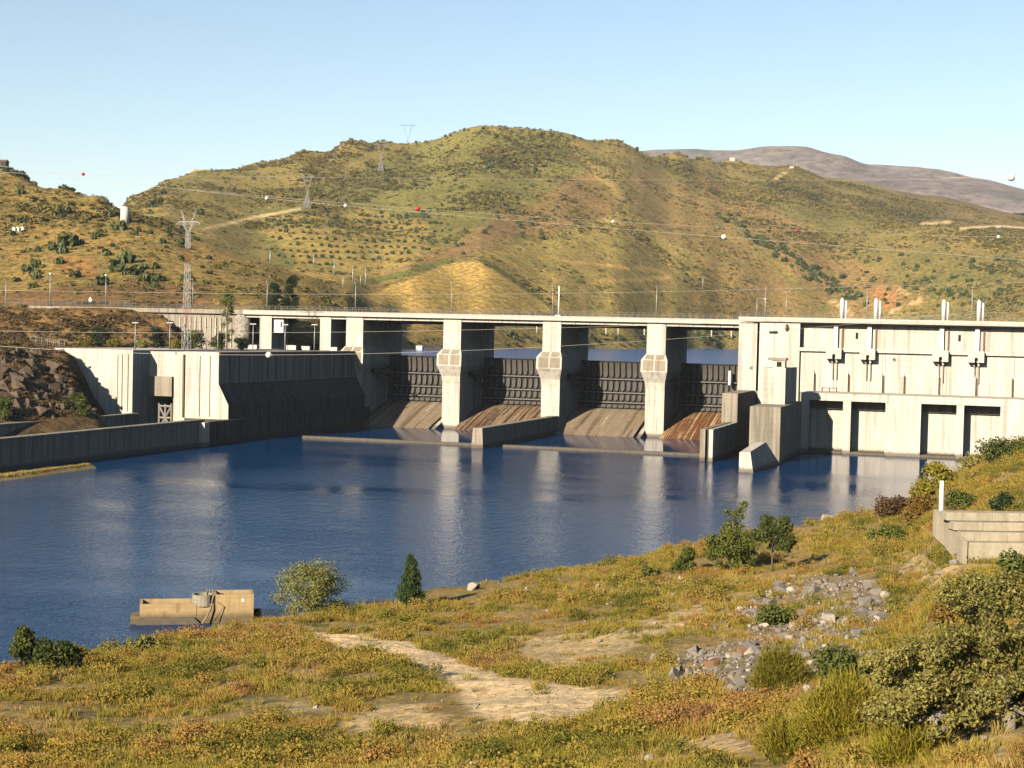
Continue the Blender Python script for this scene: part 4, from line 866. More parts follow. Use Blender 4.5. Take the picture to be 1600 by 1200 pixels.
ball(1580, 277, 150, 0.36, M['white'], 'large white marker ball against the sky at the right edge')
o = tag(MB().tube([at(x, 277+0.00002*(x-1580)**2-0.004*(x-1580), 150) for x in np.linspace(1480, 1700, 20)], 0.012, 4).build('power_cable', M['wire']), 'thin cable holding the white ball in the sky at right', 'cable', 'power cables')
ball(130, 272, 330, 0.34, M['red'], 'red marker ball against the sky above the left hill')
tag(MB().tube([at(x, 272-0.00001*(x-130)**2+0.05*(x-130), 330) for x in np.linspace(-60, 420, 30)], 0.008, 4).build('power_cable', M['wire']), 'barely visible cable holding the red ball above the left hill', 'cable', 'power cables')
for k, x, m, lab in (('E', 417, 'white', 'white marker ball on the cable left of the hillside pylon'), ('E', 540, 'white', 'white marker ball on the cable between the hillside pylons'), ('F', 653, 'red', 'red marker ball in front of the main hill'),
                     ('F', 958, 'white', 'white marker ball over the grassy spur'), ('E', 1131, 'white', 'white marker ball over the brown slope right of the summit'), ('F', 1245, 'red', 'red marker ball over the reddish slope at right'), ('F', 1560, 'white', 'white marker ball over the far right hillside')):
    y_, d_ = wy_at(k, x); ball(x, y_, d_, 0.62 if x in (653, 1131) else 0.42, M[m], lab)
#@@PART3
# ------------------------------------------------------------------ old water intake at the shore
c0 = onZ(212, 977, 0); c1 = onZ(397, 974, 0)
ang = math.atan2(c1[1]-c0[1], c1[0]-c0[0]); L = math.hypot(c1[0]-c0[0], c1[1]-c0[1]); S = L/13.0
IN = thing('water_intake', 'old ochre concrete water intake with a round well, half in the water', 'intake', (c0[0], c0[1], 0))
def rot(b):
    ca, sa = math.cos(ang), math.sin(ang)
    b.v = [(c0[0]+(x*ca-y*sa)*S, c0[1]+(x*sa+y*ca)*S, z*S) for x, y, z in b.v]; return b
def ring_box(x0, y0, x1, y1, z0, z1, t):
    b = MB(); b.box((x0, y0, z0), (x1, y0+t, z1)); b.box((x0, y1-t, z0), (x1, y1, z1)); b.box((x0, y0+t, z0), (x0+t, y1-t, z1)); b.box((x1-t, y0+t, z0), (x1, y1-t, z1)); b.box((x0+t, y0+t, z0), (x1-t, y1-t, z0+(z1-z0)*0.35)); return b
rot(ring_box(0.4, 0.5, 6.6, 4.1, -2, 2.25, 0.3)).build('basin', M['intake'], IN)
rot(ring_box(8.5, 0.55, 12.95, 3.9, -2, 3.2, 0.3)).build('chamber', M['intake'], IN)
rot(MB().box((6.6, 0.55, -2), (8.5, 3.7, 2.2))).build('link_wall', M['intake'], IN)
rot(MB().prism([(0.1, -2), (0.1, 0.55), (0.45, 0.75), (6.3, 0.75), (7.2, -0.1), (7.2, -2)], (0.0, 0.48), 'y')).build('footing', M['conc_old'], IN)
rot(MB().box((-0.6, 0.6, -2), (0.38, 3.4, 0.85))).build('step', M['intake'], IN)
b = MB(); cxx, cyy, rr = 7.35, 1.55, 1.25
for k in range(20):
    t0, t1 = 2*math.pi*k/20, 2*math.pi*(k+1)/20
    P = lambda r_, t, z: (cxx+r_*math.cos(t), cyy+r_*math.sin(t), z)
    b.add([P(rr, t0, 1.9), P(rr, t1, 1.9), P(rr, t1, 3.15), P(rr, t0, 3.15), P(rr-0.2, t0, 1.9), P(rr-0.2, t1, 1.9), P(rr-0.2, t1, 3.15), P(rr-0.2, t0, 3.15)], [(0, 1, 2, 3), (5, 4, 7, 6), (3, 2, 6, 7)])
rot(b).build('round_well', M['conc_old'], IN)
rot(MB().tube([(8.4, 0.4, 3.2), (8.2, 0.15, 1.7), (7.6, -0.1, 0.6), (7.2, -0.3, 0.1)], 0.09, 6)).build('pipe', M['bark_pale'], IN)
rot(MB().tube([(8.9, 0.45, 2.4), (9.6, 0.4, 1.9), (8.6, 0.0, 0.4)], 0.06, 6)).build('pipe', M['rust'], IN)
rot(MB().box((11.6, 0.50, 2.35), (11.9, 0.56, 2.75))).build('plate', M['white'], IN)
for x in (7.7, 8.0, 8.3): rot(MB().box((x, 2.3, 2.9), (x+0.1, 2.4, 3.6))).build('post', M['wood'], IN)

# ------------------------------------------------------------------ block retaining wall and gauge post on the right
W0 = at(1512, 872, 131); W1 = at(1660, 866, 134)
RW = thing('retaining_wall', 'stepped block retaining wall with a sloping left parapet on the right bank', 'wall', W0)
ux = Vector((W1[0]-W0[0], W1[1]-W0[1], 0)).normalized(); uy = Vector((-ux.y, ux.x, 0))
def rwp(s, d, z): q = Vector(W0) + ux*s + uy*d; return (q.x, q.y, W0[2]+z)
def rwbox(b, s0, s1, d0, d1, z0, z1):
    return b.add([rwp(s0,d0,z0),rwp(s1,d0,z0),rwp(s1,d1,z0),rwp(s0,d1,z0),rwp(s0,d0,z1),rwp(s1,d0,z1),rwp(s1,d1,z1),rwp(s0,d1,z1)], [(0,3,2,1),(4,5,6,7),(0,1,5,4),(1,2,6,5),(2,3,7,6),(3,0,4,7)])
rwbox(MB(), 0.35, 9.5, 0.35, 6, -1.5, 1.28).build('core', M['conc_old'], RW)
rr_ = random.Random(3)
for c, (z0, z1, d0) in enumerate(((-1.0, 1.25, 0.0), (1.255, 2.0, 0.8), (2.005, 2.7, 1.6), (2.705, 3.4, 2.4))):
    s = -0.40*d0 + 0.05; i = 0; s00 = s
    while s < 9.4:
        wd = (3.2 if c == 0 else 2.4)*(0.85+0.3*rr_.random()) * (0.5 if (i == 0 and c % 2) else 1)
        rwbox(MB(), s+0.008, s+wd-0.008, d0+rr_.uniform(-0.02, 0.03), d0+1.6, z0+0.01, z1-0.01).build('block', M['block'], RW, 0.02)
        s += wd; i += 1
lp = [at(1512, 846, 130.8), at(1499, 829, 133.0), at(1484, 812, 135.2), at(1466, 796, 137.5)]
b = MB()
for q0, q1 in zip(lp[:-1], lp[1:]):
    V0, V1 = Vector(q0), Vector(q1); sd_ = ux*0.42
    b.add([V0-sd_-Vector((0,0,2.2)), V0-Vector((0,0,2.2)), V0, V0-sd_, V1-sd_-Vector((0,0,2.2)), V1-Vector((0,0,2.2)), V1, V1-sd_], [(0,1,2,3),(7,6,5,4),(3,2,6,7),(0,3,7,4),(1,5,6,2),(0,4,5,1)])
b.build('parapet', M['block'], RW)
g_ = at(1470, 798, 138); t_ = at(1471, 751, 138)
o = thing('gauge_board', 'tall narrow white board standing at the end of the block wall', 'gauge board', g_)
MB().box((g_[0]-0.16, g_[1]-0.05, g_[2]-1), (g_[0]+0.16, g_[1]+0.05, t_[2])).build('board', M['white'], o); MB().box((g_[0]+0.165, g_[1]-0.06, g_[2]-1), (g_[0]+0.26, g_[1]+0.06, t_[2]-1.0)).build('post', M['rust'], o)

# ------------------------------------------------------------------ small buildings on the hills
q = at(195, 331, 800); q[2] = max(hz(q[0], q[1])-0.5, at(195, 333, 800)[2]-1.0); s_ = math.hypot(q[0], q[1])/2457
o = thing('round_hut', 'white round mill tower on the left hill shoulder', 'hut', q)
cy_ = lambda r_, z: [(q[0]+r_*math.cos(t), q[1]+r_*math.sin(t), q[2]+z) for t in np.linspace(0, 2*math.pi, 14, endpoint=False)]
MB().loft([cy_(6.8*s_, -6), cy_(6.2*s_, 13.0*s_)], True, True).build('tower_wall', M['plaster'], o); MB().loft([cy_(6.6*s_, 13.02*s_), cy_(0.6*s_, 17*s_)], True).build('roof', M['rust'], o)
def house(px, py, wpx, hpx, label, roof=M['roof'], wall=M['plaster'], dmin=700, rz=0.25, group=None):
    q = on_hill(px, py, dmin); s_ = math.hypot(q[0], q[1])/2457; wd, h = wpx*s_, hpx*s_
    o = thing('house', label, 'house', q, group, rz); dp = wd*0.7
    link('wall', MB().box((-wd/2, -dp/2, -2), (wd/2, dp/2, h)).mesh('wall', wall), o)
    link('roof', MB().prism([(-dp/2-0.4, h), (dp/2+0.4, h), (0, h+dp*0.28)], (-wd/2-0.4, wd/2+0.4), 'x').mesh('roof', roof), o)
    for k in (-0.25, 0.25): link('window', MB().box((wd*k-0.6, -dp/2-0.06, h*0.35), (wd*k+0.6, -dp/2+0.02, h*0.75)).mesh('window', M['glass']), o)
    return o
house(1133, 251, 7, 3, 'small white house at the left of the hilltop hamlet', M['plaster'], dmin=1500)
house(1144, 251, 8, 3, 'low white house in the middle of the hilltop hamlet', M['plaster'], dmin=1500)
house(1169, 250, 8, 3, 'red-roofed house at the right of the hilltop hamlet', dmin=1500)
house(1237, 263, 6, 3, 'tiny red-roofed house on the ridge right of the hamlet', dmin=1500)
house(1560, 358, 5, 4, 'small white house on the far right hillside', M['plaster'], dmin=1300)
house(2, 262, 18, 8, 'grey flat house on the left hill crest at the photo edge', M['rust'], M['conc_dark'], 600, 0.2)
for i, px in enumerate((23, 29, 36)):
    q = on_hill(px, 361, 600); tag(MB().box((q[0]-0.9, q[1]-0.9, q[2]-1), (q[0]+0.9, q[1]+0.9, q[2]+1.3)).prism([(q[0]-1.0, q[2]+1.3), (q[0]+1.0, q[2]+1.3), (q[0], q[2]+1.9)], (q[1]-1.0, q[1]+1.0), 'y').build('stone_hut', M['plaster']), 'tiny pale beehive hut in a row of three on the left hill', 'hut', 'pale huts on the left hill')

# ------------------------------------------------------------------ plants
def leaves(blobs, n, size, rg, flat=0.0, shell=0.55):
    """leaf-sized quads spread through the blobs' volume (denser towards the outside), as numpy arrays"""
    vol = np.array([b_[1][0]*b_[1][1]*b_[1][2] for b_ in blobs])**0.7; pick = rg.choice(len(blobs), n, p=vol/vol.sum())
    Cn = np.array([b_[0] for b_ in blobs], float)[pick]; Rd = np.array([b_[1] for b_ in blobs], float)[pick]
    u = rg.normal(size=(n, 3)); u /= np.linalg.norm(u, axis=1)[:, None]
    rad = (shell + (1-shell)*rg.random(n))*np.where(rg.random(n) < 0.25, rg.random(n), 1)
    rad = rad*(1+0.34*vnoise(u[:, 0]*3+pick*7.1, u[:, 1]*3+u[:, 2]*2.3, 5)*2)
    P = Cn + u*Rd*rad[:, None]
    nr = u*0.6 + rg.normal(size=(n, 3))*0.7; nr[:, 2] += 0.25; nr /= np.linalg.norm(nr, axis=1)[:, None]
    tg = np.cross(nr, rg.normal(size=(n, 3))); tg /= np.linalg.norm(tg, axis=1)[:, None]; bt = np.cross(nr, tg)
    s1 = size*(0.6+0.8*rg.random(n))[:, None]; s2 = s1*0.55
    V = np.stack([P-tg*s1, P+bt*s2, P+tg*s1, P-bt*s2], 1).reshape(-1, 3)
    return V, np.arange(4*n).reshape(-1, 4)
def tree(name, label, cat, base, h, blobs_rel, n, size, m, trunk_r=0.12, trunk_top=0.6, bark=M['bark'], group=None, seed=0, limbs=True, parts=('trunk', 'crown'), shell=0.55):
    """blobs_rel: (x, y, z, rx, ry, rz) in metres above the base"""
    rg = np.random.default_rng(seed+11); o = thing(name, label, cat, base, group)
    blobs = [((x, y, z), (a_, b_, c_)) for x, y, z, a_, b_, c_ in blobs_rel]
    if trunk_r:
        b = MB(); zt = h*trunk_top; w1 = rg.normal(size=2)*trunk_r*1.5
        b.tube([(0, 0, -0.4), (w1[0]*0.4, w1[1]*0.4, zt*0.35), (w1[0], w1[1], zt)], [trunk_r*1.3, trunk_r, trunk_r*0.55], 7)
        if limbs:
            for (x, y, z), _ in blobs[:14]:
                k = rg.uniform(0.25, 0.75); s0 = np.array([w1[0]*k, w1[1]*k, zt*k]); e = np.array([x, y, z]); mid = (s0+e)/2 + rg.normal(size=3)*0.12*h*0.3
                b.tube([tuple(s0), tuple(mid), tuple(e)], [trunk_r*0.55, trunk_r*0.38, trunk_r*0.15], 5)
        link(parts[0], b.mesh(parts[0], bark), o)
    V, Q = leaves(blobs, n, size, rg, shell=shell); link(parts[1], npmesh(parts[1], V, Q, m, False), o)
    return o
def blobset(h, w_, n, seed, z0=0.3, z1=1.0, top=0.35, br=0.32):
    """clumps for a crown of total height h and width w_"""
    rg = random.Random(seed); out = []
    for i in range(n):
        t = (i+0.5)/n; z = h*(z0+(z1-z0)*t); ww = w_/2*(1-(1-top)*abs((t-0.35)/0.65)**1.5 if t > 0.35 else 0.75+0.25*t/0.35)
        a_ = rg.uniform(0, 6.283); r_ = ww*rg.uniform(0.15, 0.90); s = w_*br*rg.uniform(0.45, 1.15)
        out.append((r_*math.cos(a_), r_*math.sin(a_), min(z, h-s*0.6), s, s, s*0.8))
    return out
P = on_bank(485, 962); tree('round_bush', 'large rounded pale olive-green bush at the water edge beside the intake', 'bush', P, 6.0, [(x*1.05, y, z*1.0, a_*1.1, b_, c_) for x, y, z, a_, b_, c_ in blobset(5.8, 7.4, 26, 1, 0.08, 0.9, 0.3, 0.22)], 16000, 0.10, M['l_willow'], 0.12, 0.5, seed=1)
P = on_bank(641, 948); tree('conical_tree', 'small dark green upright tree alone on the shoreline', 'tree', P, 5.6, [(rr_.uniform(0.5, 1.0)*((1-t)**0.7*1.25+0.1)*math.cos(k*2.4), rr_.uniform(0.5, 1.0)*((1-t)**0.7*1.25+0.1)*math.sin(k*2.4), 0.4+4.9*t+rr_.uniform(-0.3, 0.3), 0.35+0.40*(1-t), 0.35+0.40*(1-t), 0.45) for k, t in ((k, (k+0.5)/40) for k in range(40))], 12000, 0.10, M['l_conifer'], 0.12, 0.8, seed=2)
P = on_bank(1142, 893); tree('leafy_tree', 'tall fresh green young tree with a spire, left of the shoreline pair', 'tree', P, 8.0, blobset(6.2, 6.4, 26, 3, 0.12, 0.85, 0.5, 0.19)+[(0.6, 0, 6.6, 0.9, 0.9, 0.8), (1.0, 0, 7.4, 0.7, 0.7, 0.6), (1.3, 0.1, 8.0, 0.5, 0.5, 0.35), (-0.6, 0, 6.9, 0.7, 0.6, 0.35)], 9000, 0.15, M['l_fresh'], 0.13, 0.85, seed=3, group='shoreline trees')
P = on_bank(1207, 893); tree('leafy_tree', 'slender young tree with a broad top and visible thin trunk, right of the pair', 'tree', P, 6.2, blobset(6.2, 5.2, 18, 4, 0.42, 1.0, 0.7, 0.20), 6000, 0.15, M['l_green'], 0.10, 0.85, seed=4, group='shoreline trees')
for px, py, h, wd, m, lab, n, sd_ in ((1068, 895, 2.9, 3.4, 'l_fresh', 'small fresh green bush left of the shoreline trees', 2600, 5), (1014, 912, 1.8, 2.6, 'l_green', 'low green bush among stones, further left along the shore', 1500, 6),
    (42, 1048, 3.6, 3.2, 'l_green', 'green bush at the left photo edge by the water', 4000, 7), (90, 1052, 2.4, 4.4, 'l_green', 'dark low bush beside the water at the far left', 4000, 8), (225, 1022, 1.5, 3.6, 'l_willow', 'thin pale shrub at the water edge below the intake', 1500, 9),
    (1205, 975, 1.5, 3.4, 'l_green', 'dark green low bush above the rubble heap', 2600, 10), (1215, 1080, 2.7, 4.0, 'l_broom', 'yellow-green broom bush left of the rubble', 5000, 12), (1305, 1075, 2.0, 3.4, 'l_green', 'green bush at the lower edge of the rubble', 3400, 13),
    (1330, 1155, 2.5, 4.6, 'l_broom', 'bright yellow broom bush in front of the olive trees', 6500, 14), (1240, 1180, 1.5, 3.0, 'l_broom', 'low yellow broom at the bottom edge, left of the olives', 3200, 15), (1420, 1190, 1.4, 2.6, 'l_broom', 'small broom tuft at the foot of the olive trunk', 2200, 16),
    (1458, 778, 5.0, 6.4, 'l_broom', 'yellow-green shrub on the bank edge before the powerhouse', 4500, 17), (1395, 805, 2.6, 6.5, 'l_brown', 'brown dry shrub on the right shoreline', 3000, 18), (1440, 815, 3.4, 6.0, 'l_autumn', 'ochre dry shrub beside the white gauge board', 3500, 19), (1385, 850, 2.2, 6.0, 'l_fresh', 'broad green shrub below the brown shoreline shrubs', 3200, 20), (1496, 800, 2.2, 4.5, 'l_green', 'green shrub hiding behind the gauge board', 2600, 21),
    (1500, 985, 2.6, 3.2, 'l_autumn', 'yellowing bush above the olive trees', 4200, 22), (1535, 985, 3.0, 4.0, 'l_olive', 'olive-green bush right of the yellowing one', 5500, 23), (1592, 970, 3.6, 3.6, 'l_green', 'green bush at the right photo edge below the wall', 5200, 24), (1570, 800, 1.6, 2.6, 'l_dark', 'dark sprig hanging over the top of the block wall', 900, 25),
    (400, 970, 1.2, 1.6, 'l_dark', 'small dark shrub right against the intake', 900, 26), (365, 968, 0.9, 1.3, 'l_dark', 'tiny dark shrub in front of the intake', 600, 27), (1520, 735, 2.2, 9.0, 'l_olive', 'scrub patch on the bank crest at right', 2600, 28), (1580, 715, 2.6, 10.0, 'l_green', 'green scrub on the bank crest at the right edge', 3000, 29)):
    P = on_bank(px, py); size = 0.075 if m == 'l_broom' and py > 1000 else 0.10 + 0.0006*max(0, math.hypot(P[0], P[1])-60)
    if m == 'l_broom' and py > 1000:
        o = thing('shrub', lab, 'shrub', P); rg = np.random.default_rng(sd_); V, Q = [], []
        for k in range(n*2):
            u = rg.normal(size=3); u[2] = abs(u[2]); u /= np.linalg.norm(u); rad_ = rg.uniform(0.35, 1.0)*(1+0.3*float(vnoise(u[0]*2.5+sd_, u[1]*2.5, 3))*2)
            B0 = u*np.array([wd/2, wd/2, h])*rad_*0.82; T0 = B0 + (u*0.5 + np.array([0, 0, 0.55]) + rg.normal(size=3)*0.35)*rg.uniform(0.15, 0.42); sd2 = rg.normal(size=3)*0.010; i0 = len(V)
            md = (B0+T0)/2+rg.normal(size=3)*0.03
            V += [B0-sd2, B0+sd2, md+sd2, md-sd2, T0+sd2*0.4, T0-sd2*0.4]; Q += [(i0, i0+1, i0+2, i0+3), (i0+3, i0+2, i0+4, i0+5)]
        link('strands', npmesh('strands', np.array(V), np.array(Q), M[m], False), o)
        b = MB()
        for k in range(9): a_ = rg.uniform(0, 6.283); b.tube([(0.1*math.cos(a_), 0.1*math.sin(a_), -0.2), (wd*0.25*math.cos(a_), wd*0.25*math.sin(a_), h*0.6)], [0.025, 0.01], 4)
        link('stems', b.mesh('stems', M['bark']), o)
        continue
    tree('shrub', lab, 'shrub', P, h, blobset(h, wd, 14, sd_, 0.1, 0.95, 0.45, 0.24), n, size, M[m], 0.05, 0.6, seed=sd_, parts=('stems', 'foliage'))
for px, py, h, wd, n, lab, sd_ in ((1464, 1166, 3.0, 4.6, 26000, 'old olive tree with a pale gnarled trunk at the lower right', 31), (1578, 1140, 4.3, 4.8, 30000, 'olive tree at the right photo edge, crown merging with its neighbour', 32), (1395, 1100, 2.1, 3.2, 10000, 'small bushy olive left of the old olive tree', 33)):
    P = on_bank(px, py); tree('olive_tree', lab, 'tree', P, h, blobset(h, wd, 52, sd_, 0.16, 1.0, 0.65, 0.115), int(n*0.85), 0.055, M['l_olive'], 0.24 if sd_ == 31 else 0.16, 0.45, M['bark_pale'], 'olive trees', sd_)
# terrace and dam-side trees
def terr(px, y, dist): q = at(px, y, dist); return np.array([q[0], q[1], 23.7])
for px, dist, h, wd, m, lab, sd_ in ((155, 492, 6.0, 7.5, 'l_dark', 'dark round bush at the left end of the lock terrace', 41), (245, 490, 6.2, 6.5, 'l_dark', 'dark round bush between two terrace lamps', 42), (305, 485, 5.6, 6.4, 'l_green', 'round green bush right of the pylon foot', 43), (345, 486, 5.2, 6.0, 'l_fresh', 'yellow-green bush below the poplar', 44), (376, 488, 3.6, 4.5, 'l_dark', 'low dark bush at the rubble-faced wall end', 45),
                                     (136, 488, 2.4, 4.5, 'l_broom', 'small yellow shrub at the left of the terrace', 46), (178, 488, 2.2, 4.5, 'l_broom', 'small yellow shrub beside the leftmost terrace lamp', 47), (275, 486, 2.6, 6.0, 'l_broom', 'low yellow shrub left of the pylon foot', 48), (222, 488, 2.4, 4.0, 'l_willow', 'pale shrub between the terrace lamps', 49)):
    P = terr(px, 545, dist); tree('terrace_bush', lab, 'bush', P, h, blobset(h, wd, 14, sd_, 0.1, 0.95, 0.5, 0.26), 2600, 0.26, M[m], 0.12, 0.6, seed=sd_, parts=('stems', 'foliage'))
P = terr(354, 545, 478); tree('poplar_tree', 'slender light green poplar with a bare pale trunk on the terrace', 'tree', P, 17.5, blobset(17.5, 5.2, 12, 50, 0.60, 1.0, 0.2, 0.26)+[(0.8, 0, 9, 1.0, 1.0, 1.2), (-1.0, 0, 7.5, 1.0, 1, 1.0), (1.6, 0, 5.5, 1.1, 1, 1.0)], 2600, 0.24, M['l_fresh'], 0.22, 0.9, M['bark_pale'], seed=50)
for px, top, wd, lab, sd_ in ((428, 442, 5.2, 'dark columnar tree behind the deck, the shorter of two', 51), (455, 430, 6.4, 'dark columnar tree behind the deck, the taller of two', 52)):
    q = at(px, 478, 565); z = hz(q[0], q[1]); h = at(px, top, 565)[2]-z
    tree('columnar_tree', lab, 'tree', (q[0], q[1], z), h, blobset(h, wd, 20, sd_, 0.08, 1.0, 0.35, 0.3), 6000, 0.26, M['l_dark'], 0.2, 0.8, seed=sd_)
for i, (px, py) in enumerate(((5, 655), (8, 648), (128, 648), (118, 640))):
    q = on_hill(px, py, 384, 500); tree('rock_bush', ['green bush on the rocks at the left edge', 'second green bush on the rocks at the left edge', 'green bush at the foot of the rocks beside the lock', 'smaller bush on the rocks beside the lock'][i], 'bush', q, 4.5, blobset(4.5, 5.0, 10, 60+i, 0.1, 0.95, 0.5, 0.28), 1800, 0.25, M['l_green'], 0.1, 0.6, seed=60+i, parts=('stems', 'foliage'))

# ------------------------------------------------------------------ scattered cover
def scatter(name, pts, scl, rotv, idxv, protos, label, cat):
    me = bpy.data.meshes.new(name); me.vertices.add(len(pts)); me.vertices.foreach_set('co', np.asarray(pts, np.float32).ravel())
    for nm, ty, dat, key in (('scl', 'FLOAT_VECTOR', scl, 'vector'), ('rot', 'FLOAT_VECTOR', rotv, 'vector')):
        a_ = me.attributes.new(nm, ty, 'POINT'); a_.data.foreach_set(key, np.asarray(dat, np.float32).ravel())
    a_ = me.attributes.new('idx', 'INT', 'POINT'); a_.data.foreach_set('value', np.asarray(idxv, np.int32))
    pc = bpy.data.collections.new(name+'_kinds')
    for i, pm in enumerate(protos): pc.objects.link(bpy.data.objects.new('%s_kind_%02d' % (name, i), pm))
    o = bpy.data.objects.new(name, me); col.objects.link(o)
    ng = bpy.data.node_groups.new(name+'_scatter', 'GeometryNodeTree')
    ng.interface.new_socket('Geometry', in_out='INPUT', socket_type='NodeSocketGeometry'); ng.interface.new_socket('Geometry', in_out='OUTPUT', socket_type='NodeSocketGeometry')
    N = ng.nodes.new; gi, go = N('NodeGroupInput'), N('NodeGroupOutput'); iop = N('GeometryNodeInstanceOnPoints'); ci = N('GeometryNodeCollectionInfo')
    ci.inputs['Collection'].default_value = pc; ci.inputs['Separate Children'].default_value = True; ci.inputs['Reset Children'].default_value = True
    def na(nm, ty): q = N('GeometryNodeInputNamedAttribute'); q.data_type = ty; q.inputs['Name'].default_value = nm; return q.outputs['Attribute']
    lk = ng.links.new
    lk(gi.outputs[0], iop.inputs['Points']); lk(ci.outputs[0], iop.inputs['Instance']); iop.inputs['Pick Instance'].default_value = True
    lk(na('idx', 'INT'), iop.inputs['Instance Index']); lk(na('rot', 'FLOAT_VECTOR'), iop.inputs['Rotation']); lk(na('scl', 'FLOAT_VECTOR'), iop.inputs['Scale'])
    lk(iop.outputs[0], go.inputs[0])
    o.modifiers.new('scatter', 'NODES').node_group = ng
    return tag(o, label, cat, kind='stuff')
def tuft_mesh(nm, m, nb, h, spread, wd, lean, seed):
    rg = np.random.default_rng(seed); V, Q = [], []
    for i in range(nb):
        a_ = rg.uniform(0, 6.283); r_ = spread*math.sqrt(rg.random()); x, y = r_*math.cos(a_), r_*math.sin(a_); hh = h*rg.uniform(0.5, 1.1); l = lean*rg.uniform(0.2, 1.0); d = rg.uniform(0, 6.283)
        dx, dy = math.cos(d)*l*hh+x*0.5, math.sin(d)*l*hh+y*0.5; e = rg.uniform(0, 6.283); ex, ey = math.cos(e)*wd, math.sin(e)*wd; k = len(V)
        V += [(x-ex, y-ey, -0.03), (x+ex, y+ey, -0.03), (x+dx*0.45+ex*0.8, y+dy*0.45+ey*0.8, hh*0.6), (x+dx*0.45-ex*0.8, y+dy*0.45-ey*0.8, hh*0.6), (x+dx, y+dy, hh)]
        Q += [(k, k+1, k+2, k+3), (k+3, k+2, k+4, k+4)]
    me = bpy.data.meshes.new(nm); me.from_pydata(V, [], [q if q[2] != q[3] else q[:3] for q in Q]); me.materials.append(m); return me
def sprig_mesh(nm, m, n, r_, h, size, seed):
    rg = np.random.default_rng(seed); V, Q = leaves([((0, 0, h*0.45), (r_, r_, h*0.55)), ((r_*0.5, r_*0.2, h*0.35), (r_*0.6, r_*0.6, h*0.4)), ((-r_*0.4, r_*0.5, h*0.3), (r_*0.6, r_*0.5, h*0.35))], n, size, rg, shell=0.4)
    return npmesh(nm, V, Q, m, False)
# near bank: grass and heath
N0 = 330000
d = 34 + (300-34)*rng.random(N0); a0 = R(-38.5) + R(43)*rng.random(N0)
keep = rng.random(N0) < 1.0
X, Y = np.sin(a0)*d, np.cos(a0)*d; Z = bank_z(X, Y)
px_, py_, m1, m2, m3 = masks(X, Y, Z)
veg = fbm(X/3.2, Y/3.2, 4, 121) + 0.6*fbm(X/14, Y/14, 3, 131)
pr = np.clip(0.38 + veg*2.5, 0.04, 1.0); pr[m1] *= 0.008; pr[m2] *= 0.2; pr[m3] *= 0.2
pr = pr*np.clip(0.35+60/d, 0.3, 1)
ok = (Z > 0.25) & (px_ > -120) & (px_ < 1720) & (py_ < 1260) & (rng.random(N0) < pr*0.62)
X, Y, Z, d, veg = X[ok], Y[ok], Z[ok], d[ok], veg[ok]
kind = (fbm(X/6, Y/6, 3, 141) + rng.normal(size=len(X))*0.28) > 0.05
def put(name, sel, protos, s0, s1, label, cat):
    n = int(sel.sum()); s = (s0+(s1-s0)*rng.random(n)**1.5)*(0.85+0.5*np.clip(veg[sel]+0.3, 0, 1))*(1+0.0035*np.clip(d[sel]-60, 0, 200))
    scl = np.stack([s, s, s*(0.8+0.4*rng.random(n))], 1); rt = np.zeros((n, 3)); rt[:, 2] = rng.random(n)*6.283; rt[:, :2] = rng.normal(size=(n, 2))*0.1
    return scatter(name, np.stack([X[sel], Y[sel], Z[sel]], 1), scl, rt, rng.integers(0, len(protos), n), protos, label, cat)
put('dry_grass', ~kind, [tuft_mesh('grass_tuft', M['grass'], 34, 0.25, 0.24, 0.012, 0.7, 200+i) for i in range(4)], 0.45, 1.7, 'dry yellow-green grass covering the near bank', 'grass')
put('heath_cover', kind, [tuft_mesh('heath_sprig', M['heath'], 62, 0.21, 0.28, 0.010, 1.0, 300+i) for i in range(5)], 0.4, 1.9, 'low rust-brown and green heath on the near bank', 'ground cover')
pick = np.where(rng.random(len(X)) < 0.10*np.clip(0.5+veg, 0.1, 1))[0]; sel = np.zeros(len(X), bool); sel[pick] = True
put('low_shrubs', sel, [sprig_mesh('low_shrub', M['heath'], 420, 0.42, 0.50, 0.032, 320+i) for i in range(5)], 0.6, 2.0, 'knee-high rust and green shrublets dotted over the near bank', 'ground cover')
pick = np.where((rng.random(len(X)) < 0.05) & (fbm(X/9, Y/9, 3, 181) > 0.12))[0]; sel = np.zeros(len(X), bool); sel[pick] = True
put('tall_dry_grass', sel, [tuft_mesh('tall_tuft', M['grass'], 26, 0.75, 0.18, 0.008, 0.35, 340+i) for i in range(3)], 0.7, 1.3, 'tall dry stalks standing in loose patches on the near bank', 'grass')
print('bank cover', len(X))

# grassy strip at the foot of the long guide wall, far left
pts = [onZ(x, y, 0.0) for x, y in ((-160, 768), (-60, 757), (20, 748), (80, 739), (142, 731))]
V, Q = [], []
for k, q in enumerate(pts):
    wd_ = 4.5*(1-0.8*k/4)
    for j, (ox, zz) in enumerate(((-9.0, -1), (-wd_, 0.9), (-wd_*0.3, 0.8), (0.8, 0.25), (2.4, -0.6))): V.append((min(q[0]+ox, q[0]+ox), q[1]+0.6*math.sin(k*3+j), zz))
for k in range(4):
    for j in range(4): Q.append((k*5+j, k*5+j+1, (k+1)*5+j+1, (k+1)*5+j))
me = npmesh('wall_foot_bank', np.array(V), np.array(Q), M['bank']); vcol(me, 'cover', np.tile(np.array((0.34, 0.25, 0.11)), (len(V), 1))); tag(link('wall_foot_bank', me), kind='structure')
sv = []
for k in range(4):
    for _ in range(170):
        t_ = rng.random(); q = pts[k]*(1-t_)+pts[k+1]*t_; wd_ = 4.5*(1-0.8*(k+t_)/4); sv.append((q[0]-wd_*rng.random(), q[1], 0.6))
sv = np.array(sv); n = len(sv); s = 0.4+1.1*rng.random(n)**2; rt = np.zeros((n, 3)); rt[:, 2] = rng.random(n)*6.283
